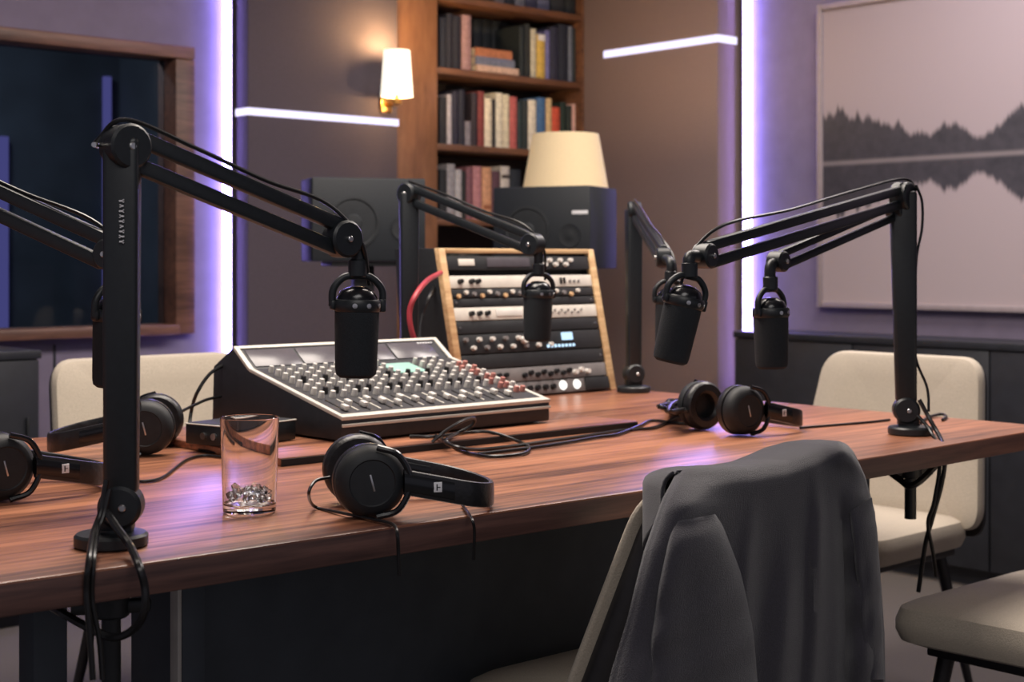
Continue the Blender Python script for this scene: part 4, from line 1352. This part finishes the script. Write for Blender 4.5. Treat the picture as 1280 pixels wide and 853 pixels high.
# ------------------------------------------------------------------ bookcase
bc = thing('bookcase', 'built-in walnut bookcase full of books between the two wall panels', 'bookcase', W(a497, BB, 0), TH)
LA = lambda a: a - a497
BD = 0.27
A0, A1, A2 = LA(a547), LA(a728), LA(AR) - 0.002
bm = bm_new(); box(bm, 0.001, A0, 0, 0.29, 0, 2.415, 0.003); part('side_panel', bm, M_PILASTER, bc, 'wide glossy wooden upright')
bm = bm_new(); box(bm, A1, A2, 0, 0.29, 0, 2.415, 0.003); part('side_panel', bm, M_CASE, bc)
bm = bm_new(); box(bm, A0, A1, BD, 0.29, 0, 2.415); part('back_panel', bm, mat('bookcase dark back', (48, 40, 38), rough=0.7, var=0.15, scale=20), bc)
zs = {}
zs[1] = on_b(673, 14.5, BB).z
zs[2] = on_b(639, 97.5, BB).z
zs[3] = on_b(605, 187, BB).z
stp = (zs[1] - zs[3]) / 2
zs[0] = zs[1] + stp
zs[4] = zs[3] - stp
zs[5] = zs[4] - stp * 1.15
zs[6] = zs[5] - stp * 1.2
for k in range(7):
    bm = bm_new(); box(bm, A0 + 0.001, A1 - 0.001, 0.002, BD, zs[k] - 0.013, zs[k] + 0.013, 0.002); part('shelf', bm, M_CASE, bc)

BK = {}
def bmat(rgb):
    k = 'book cloth %d %d %d' % rgb
    return mat(k, rgb, rough=0.75, var=0.22, scale=70, bump=0.1)
M_PAGE = mat('book paper', (205, 196, 178), rough=0.9, var=0.1, scale=200)
def book(x0, x1, ytop, shelf, rgb, label, group=None, depth=0.0, rows=0, lean=0.0, wmin=0.006, tip=None):
    """a standing book whose spine spans columns x0..x1 and whose top is at row ytop"""
    bf = BB + 0.035 + depth
    a0, a1 = on_b(x0, 0, bf).x, on_b(x1, 0, bf).x
    xm = (x0 + x1) / 2
    z0 = zs[shelf] + 0.0135
    z1 = on_b(xm, ytop, bf).z
    a0 = max(a0, a547 + 0.002); a1 = min(a1, a728 - 0.001)
    t = max(wmin, a1 - a0 - 0.001)
    h = max(0.1, min(z1, zs[shelf - 1] - 0.022) - z0)
    d = min(0.19, h * 0.75, BD - 0.042 - depth)
    th = thing('book', label, 'book', W(a0, bf, z0), TH, group)
    bm = bm_new()
    c = min(0.002, t * 0.2)
    n = 8
    prof_ = [(c * 0 + t * k / n, 0.006 - 0.006 * math.sin(math.pi * k / n)) for k in range(n + 1)]
    poly_ = prof_ + [(t, d), (t - c, d), (t - c, 0.012), (c, 0.012), (c, d), (0, d)]
    plate(bm, poly_, 0, h)
    part('cover', bm, bmat(rgb), th, angle=50)
    bm = bm_new(); box(bm, c, t - c, 0.0122, d - 0.004, 0.003, h - 0.004); part('page_block', bm, M_PAGE, th)
    if tip:
        bm = bm_new(); box(bm, t * 0.1, t * 0.9, -0.001, 0.004, h * tip[0], h * tip[1]); part('spine_label', bm, bmat(tip[2]), th)
    return th


# second-highest shelf in view
DK = 'dark books on the shelf with the lying stack'
DKL = 'dark navy or black book standing on the bookcase shelf with the lying stack'
for x0, x1, yt, c in ((551, 559, 22, (44, 48, 60)), (559.5, 567, 17, (38, 40, 54)), (567.5, 577, 20, (34, 36, 50))):
    book(x0, x1, yt, 2, c, DKL, DK)
book(578.5, 590, 19, 2, (164, 130, 132), 'tall dusty pink book standing left of the lying stack')
for x0, x1, yt, c in ((650.5, 657, 33, (32, 40, 44)), (657.5, 664, 30, (34, 38, 40))):
    book(x0, x1, yt, 2, c, DKL, DK)
for x0, x1, yt, c in ((593, 604, 24, (36, 42, 50)), (604.5, 616, 20, (32, 38, 44)), (616.5, 628, 26, (38, 44, 50)), (628.5, 636, 23, (34, 40, 42))):
    book(x0, x1, yt, 2, c, DKL, DK, depth=0.16)
book(664.8, 671.5, 36, 2, (196, 190, 168), 'slim cream book left of the yellow one on the upper shelf')
book(672, 682.5, 43, 2, (205, 172, 84), 'yellow book with a white top on the upper shelf', tip=(0.86, 1.0, (222, 220, 220)))
book(683, 688.5, 38, 2, (108, 108, 160), 'slim violet-blue book right of the yellow one')
for x0, x1, yt, c in ((689, 699, 34, (44, 46, 66)), (699.5, 711, 31, (34, 38, 52))):
    book(x0, x1, yt, 2, c, DKL, DK)
book(711.5, 717, 33, 2, (104, 110, 124), 'slim blue-grey book near the right end of the upper shelf')
book(717.5, 726.5, 36, 2, (32, 40, 42), DKL, DK)
# lying stack
def lying(x0, x1, y0, y1, rgb, label, k):
    bf = BB + 0.03
    a0, a1 = on_b(x0, 0, bf).x, on_b(x1, 0, bf).x
    return a0, a1, rgb, label
zz = zs[2] + 0.0135
for x0, x1, tk, rgb, label in ((596, 648, 0.030, (196, 166, 150), 'beige lying book at the bottom of the stack'), (595, 643, 0.034, (104, 112, 136), 'blue-grey lying book in the middle of the stack'), (595, 640, 0.034, (168, 108, 78), 'orange-brown lying book on top of the stack')):
    bf = BB + 0.02
    a0, a1 = on_b(x0, 0, bf).x, on_b(x1, 0, bf).x
    th = thing('book', label, 'book', W(a0, bf, zz), TH)
    L = a1 - a0; d = 0.13
    bm = bm_new()
    prism(bm, [(0, 0), (d, 0), (d, 0.002), (0.008, 0.002), (0.008, tk - 0.002), (d, tk - 0.002), (d, tk), (0, tk), (-0.003, tk * 0.75), (-0.004, tk * 0.5), (-0.003, tk * 0.25)], 0, L, MYZ)
    part('cover', bm, bmat(rgb), th)
    bm = bm_new(); box(bm, 0.004, L - 0.004, 0.0085, d - 0.004, 0.0022, tk - 0.0022); part('page_block', bm, M_PAGE, th)
    zz += tk + 0.0005
# middle shelf
DK = 'dark books on the middle shelf'
DKL = 'dark navy or black book standing on the middle bookcase shelf'
book(551, 559.5, 121, 3, (36, 38, 46), DKL, DK)
book(560, 566, 118, 3, (176, 172, 180), 'slim pale grey book near the left end of the middle shelf')
book(566.5, 574, 114, 3, (40, 40, 58), DKL, DK)
book(574.5, 582, 112, 3, (34, 36, 52), DKL, DK)
book(582.5, 590, 155, 3, (128, 124, 134), 'small low grey book on the middle shelf')
book(590.5, 598, 116, 3, (46, 38, 48), DKL, DK)
book(598.5, 606.5, 114, 3, (124, 56, 56), 'dark red book left of the cream books on the middle shelf')
book(607, 616, 123, 3, (220, 210, 188), 'cream book right of the dark red one on the middle shelf')
book(616.5, 620.5, 124, 3, (38, 36, 42), DKL, DK)
book(621, 629.5, 116, 3, (214, 208, 190), 'wide cream book, first of the touching pair on the middle shelf')
book(630, 638, 118, 3, (206, 198, 174), 'wide cream book touching the pinkish red one')
book(638.5, 647.5, 121, 3, (178, 92, 90), 'pinkish red book right of the cream pair')
book(648, 654, 127, 3, (38, 54, 58), DKL, DK)
book(654.5, 661, 125, 3, (36, 46, 48), DKL, DK)
book(661.5, 671.5, 125, 3, (222, 214, 196), 'cream book left of the blue one on the middle shelf')
book(672.5, 683, 122, 3, (66, 104, 148), 'blue book on the middle shelf')
book(684, 691, 123, 3, (206, 178, 132), 'sand coloured book left of the red-orange one')
book(691.5, 701, 134, 3, (200, 82, 58), 'red-orange book on the middle shelf')
book(701.5, 709, 128, 3, (30, 46, 40), DKL, DK)
book(709.5, 716, 132, 3, (34, 44, 40), DKL, DK)
book(716.8, 725.5, 130, 3, (212, 168, 156), 'pale pink book at the right end of the middle shelf')
# lower shelf
DK = 'dark books on the lower shelf'
DKL = 'dark book standing on the bookcase shelf behind the loudspeakers'
book(551, 559.5, 212, 4, (38, 40, 44), DKL, DK)
book(560, 570, 205, 4, (152, 148, 152), 'tall grey book at the left of the lower shelf')
book(570.5, 578.5, 212, 4, (178, 174, 176), 'pale grey book right of the tall grey one')
book(579, 583.5, 214, 4, (36, 38, 40), DKL, DK)
book(584, 592, 209, 4, (128, 84, 92), 'dusty mauve book on the lower shelf')
book(592.5, 603, 208, 4, (188, 130, 132), 'pink-mauve book on the lower shelf')
book(604, 615.5, 209, 4, (212, 156, 118), 'orange-beige book on the lower shelf', tip=(0.2, 0.28, (160, 100, 70)))
book(616, 626, 214, 4, (94, 64, 74), 'dark mauve book right of the orange-beige one')
book(627, 638, 208, 4, (206, 196, 184), 'cream-grey book with a dark band on the lower shelf', tip=(0.78, 0.84, (60, 50, 50)))
book(638.5, 652, 212, 4, (36, 42, 50), DKL, DK)
# shelf above, only the feet of the books in view
for i, (x0, x1, c, lb) in enumerate(((552, 566, (52, 50, 56), None), (567, 580, (60, 46, 46), None), (582, 600, (40, 44, 50), None), (602, 618, (50, 46, 52), None), (620, 632, (118, 110, 116), 'grey book on the topmost shelf in view, first of the paler ones'), (633, 644, (46, 50, 60), None), (645, 657, (120, 122, 134), 'blue-grey book on the topmost shelf in view'), (658, 672, (64, 66, 90), None), (673, 688, (92, 96, 124), 'slate blue book on the topmost shelf in view'), (690, 707, (42, 46, 52), None), (708, 725, (36, 40, 44), None))):
    book(x0, x1, -58 + 6 * (i % 3) + (x0 - 550) * 0.14, 1, c, lb or 'dark book on the topmost bookcase shelf in view', None if lb else 'dark books on the topmost shelf in view')
# two books lying on the shelf behind the centre boom
zz = zs[5] + 0.0135
for x0, x1, yt, c in ((552, 562, 318, (70, 74, 72)), (563, 574, 312, (58, 62, 60)), (575, 586, 316, (80, 76, 74)), (587, 600, 311, (50, 54, 54))):
    book(x0, x1, yt, 5, c, 'dark greenish book low on the bookcase behind the oak rack', 'dark books low behind the oak rack')

# ------------------------------------------------------------------ picture of a lake
ptl, pbl = on_a(1028, 8, AW), on_a(1028, 384, AW)
pb1 = on_a(1470, 0, AW).y
PW, PH = ptl.y - pb1, ptl.z - pbl.z
pic = thing('framed_picture', 'large framed picture of a misty lake with dark trees and reflections', 'picture', W(AW, ptl.y, pbl.z), TH - math.pi / 2)
# local x runs along the wall to the right, y into the wall, z up
FWD = 0.022
for nm, q in (('left', (0, FWD, 0, PH)), ('right', (PW - FWD, PW, 0, PH)), ('bottom', (FWD, PW - FWD, 0, FWD)), ('top', (FWD, PW - FWD, PH - FWD, PH))):
    bm = bm_new(); box(bm, q[0], q[1], -0.04, -0.001, q[2], q[3], 0.004); part('frame_rail', bm, M_FRAME, pic)
def lake():
    m = bpy.data.materials.new('lake print')
    m.use_nodes = True
    nt = m.node_tree; p = nt.nodes['Principled BSDF']; p.inputs['Roughness'].default_value = 0.6
    N = nt.nodes.new; Lk = nt.links.new
    tc = N('ShaderNodeTexCoord'); sp = N('ShaderNodeSeparateXYZ'); Lk(tc.outputs['Object'], sp.inputs[0])
    def math_(op, a, b=None, c=None, clamp=False):
        n = N('ShaderNodeMath'); n.operation = op; n.use_clamp = clamp
        for i, v in enumerate((a, b, c)):
            if v is None: continue
            if isinstance(v, (int, float)): n.inputs[i].default_value = v
            else: Lk(v, n.inputs[i])
        return n.outputs[0]
    zw = on_a(1180, 197, AW).z - pbl.z        # water line
    dz = math_('SUBTRACT', sp.outputs['Z'], zw)
    ab = math_('ABSOLUTE', dz)
    cx = N('ShaderNodeCombineXYZ'); Lk(sp.outputs['X'], cx.inputs[0])
    def prof_noise(sc_, det):
        n = N('ShaderNodeTexNoise'); n.noise_dimensions = '3D'; n.inputs['Scale'].default_value = sc_; n.inputs['Detail'].default_value = det; n.inputs['Roughness'].default_value = 0.65
        Lk(cx.outputs[0], n.inputs['Vector']); return n.outputs['Fac']
    n1, n2 = prof_noise(2.6, 2), prof_noise(16, 6)
    # tree height along the shore: high at the left, low in the middle, rising again to the right
    rampn = N('ShaderNodeValToRGB'); Lk(math_('DIVIDE', sp.outputs['X'], PW), rampn.inputs['Fac'])
    els = rampn.color_ramp.elements
    els[0].position = 0.0; els[0].color = (0.52, 0.52, 0.52, 1)
    els[1].position = 1.0; els[1].color = (0.62, 0.62, 0.62, 1)
    for ps, v in ((0.12, 0.50), (0.25, 0.34), (0.36, 0.24), (0.44, 0.30), (0.52, 0.16), (0.60, 0.40), (0.75, 0.5)):
        e = els.new(ps); e.color = (v, v, v, 1)
    hgt = math_('MULTIPLY', rampn.outputs['Color'], math_('MULTIPLY_ADD', n1, 0.35, math_('MULTIPLY_ADD', n2, 0.85, -0.06)))
    hgt = math_('MULTIPLY', hgt, 0.72)
    inside = math_('MULTIPLY', math_('SUBTRACT', hgt, ab), 45.0, clamp=True)
    shore = math_('SUBTRACT', 1.0, math_('MULTIPLY', ab, 70.0, clamp=True))
    tx = N('ShaderNodeTexNoise'); tx.inputs['Scale'].default_value = 26; tx.inputs['Detail'].default_value = 6; Lk(tc.outputs['Object'], tx.inputs['Vector'])
    r1 = N('ShaderNodeValToRGB'); Lk(tx.outputs['Fac'], r1.inputs['Fac'])
    r1.color_ramp.elements[0].color = (*lin((34, 36, 46)), 1); r1.color_ramp.elements[1].color = (*lin((74, 70, 80)), 1)
    r2 = N('ShaderNodeValToRGB'); Lk(math_('MULTIPLY_ADD', dz, 0.7, 0.5), r2.inputs['Fac'])
    r2.color_ramp.elements[0].color = (*lin((172, 158, 162)), 1); r2.color_ramp.elements[1].color = (*lin((150, 138, 148)), 1)
    mx1 = N('ShaderNodeMixRGB'); Lk(inside, mx1.inputs[0]); Lk(r2.outputs[0], mx1.inputs[1]); Lk(r1.outputs[0], mx1.inputs[2])
    mx2 = N('ShaderNodeMixRGB'); Lk(math_('MULTIPLY', shore, 0.5), mx2.inputs[0]); Lk(mx1.outputs[0], mx2.inputs[1]); mx2.inputs[2].default_value = (*lin((168, 156, 160)), 1)
    Lk(mx2.outputs[0], p.inputs['Base Color'])
    return m
bm = bm_new(); box(bm, FWD, PW - FWD, -0.026, -0.002, FWD, PH - FWD); part('print', bm, lake(), pic)

# ------------------------------------------------------------------ dark low cabinets
SA_ = AW - 0.26
sb0 = on_a(918, 414, SA_)
sb = thing('sideboard', 'long dark low cabinet against the wall under the lake picture', 'sideboard', W(AW - 0.018, sb0.y, 0), TH - math.pi / 2)
SW_, SD_, SH_ = 3.2, 0.242, sb0.z
bm = bm_new(); box(bm, 0, SW_, -SD_ + 0.018, -0.001, 0.06, SH_ - 0.025, 0.002); box(bm, 0.03, SW_ - 0.03, -SD_ + 0.05, -0.01, 0, 0.06); part('body', bm, M_DARKWOOD, sb)
bm = bm_new(); box(bm, -0.004, SW_, -SD_ - 0.004, -0.001, SH_ - 0.025, SH_, 0.003); part('top', bm, M_DARKWOOD, sb)
for k in range(6):
    bm = bm_new(); box(bm, 0.003 + k * SW_ / 6, (k + 1) * SW_ / 6 - 0.003, -SD_, -SD_ + 0.0175, 0.065, SH_ - 0.029, 0.002); d = part('door', bm, M_DARKWOOD, sb)
    bm = bm_new(); x = (k + 1) * SW_ / 6 - 0.035 if k % 2 == 0 else k * SW_ / 6 + 0.035
    box(bm, x - 0.004, x + 0.004, -SD_ - 0.012, -SD_ + 0.001, SH_ * 0.62, SH_ * 0.76, 0.002); part('handle', bm, M_BLACKM, d)

LB = BW - 0.36
cr = on_b(50, 438, LB)
cb = thing('low_cabinet', 'dark low cabinet under the booth window, left of the beige chair', 'cabinet', W(cr.x, BW - 0.018, 0), TH)
CW_, CD_, CH_ = 1.5, 0.342, cr.z
bm = bm_new(); box(bm, -CW_, 0, -CD_ + 0.018, -0.001, 0.05, CH_ - 0.025, 0.002); box(bm, -CW_ + .03, -0.03, -CD_ + 0.05, -0.01, 0, 0.05); part('body', bm, M_DARKWOOD, cb)
bm = bm_new(); box(bm, -CW_, 0.004, -CD_ - 0.004, -0.001, CH_ - 0.025, CH_, 0.003); part('top', bm, M_DARKWOOD, cb)
for k in range(3):
    bm = bm_new(); box(bm, -CW_ + 0.003 + k * CW_ / 3, -CW_ + (k + 1) * CW_ / 3 - 0.003, -CD_, -CD_ + 0.0175, 0.055, CH_ - 0.029, 0.002); d = part('door', bm, M_DARKWOOD, cb)
    bm = bm_new(); x = -CW_ + (k + 1) * CW_ / 3 - 0.04
    box(bm, x - 0.004, x + 0.004, -CD_ - 0.012, -CD_ + 0.001, CH_ * 0.62, CH_ * 0.76, 0.002); part('handle', bm, M_BLACKM, d)
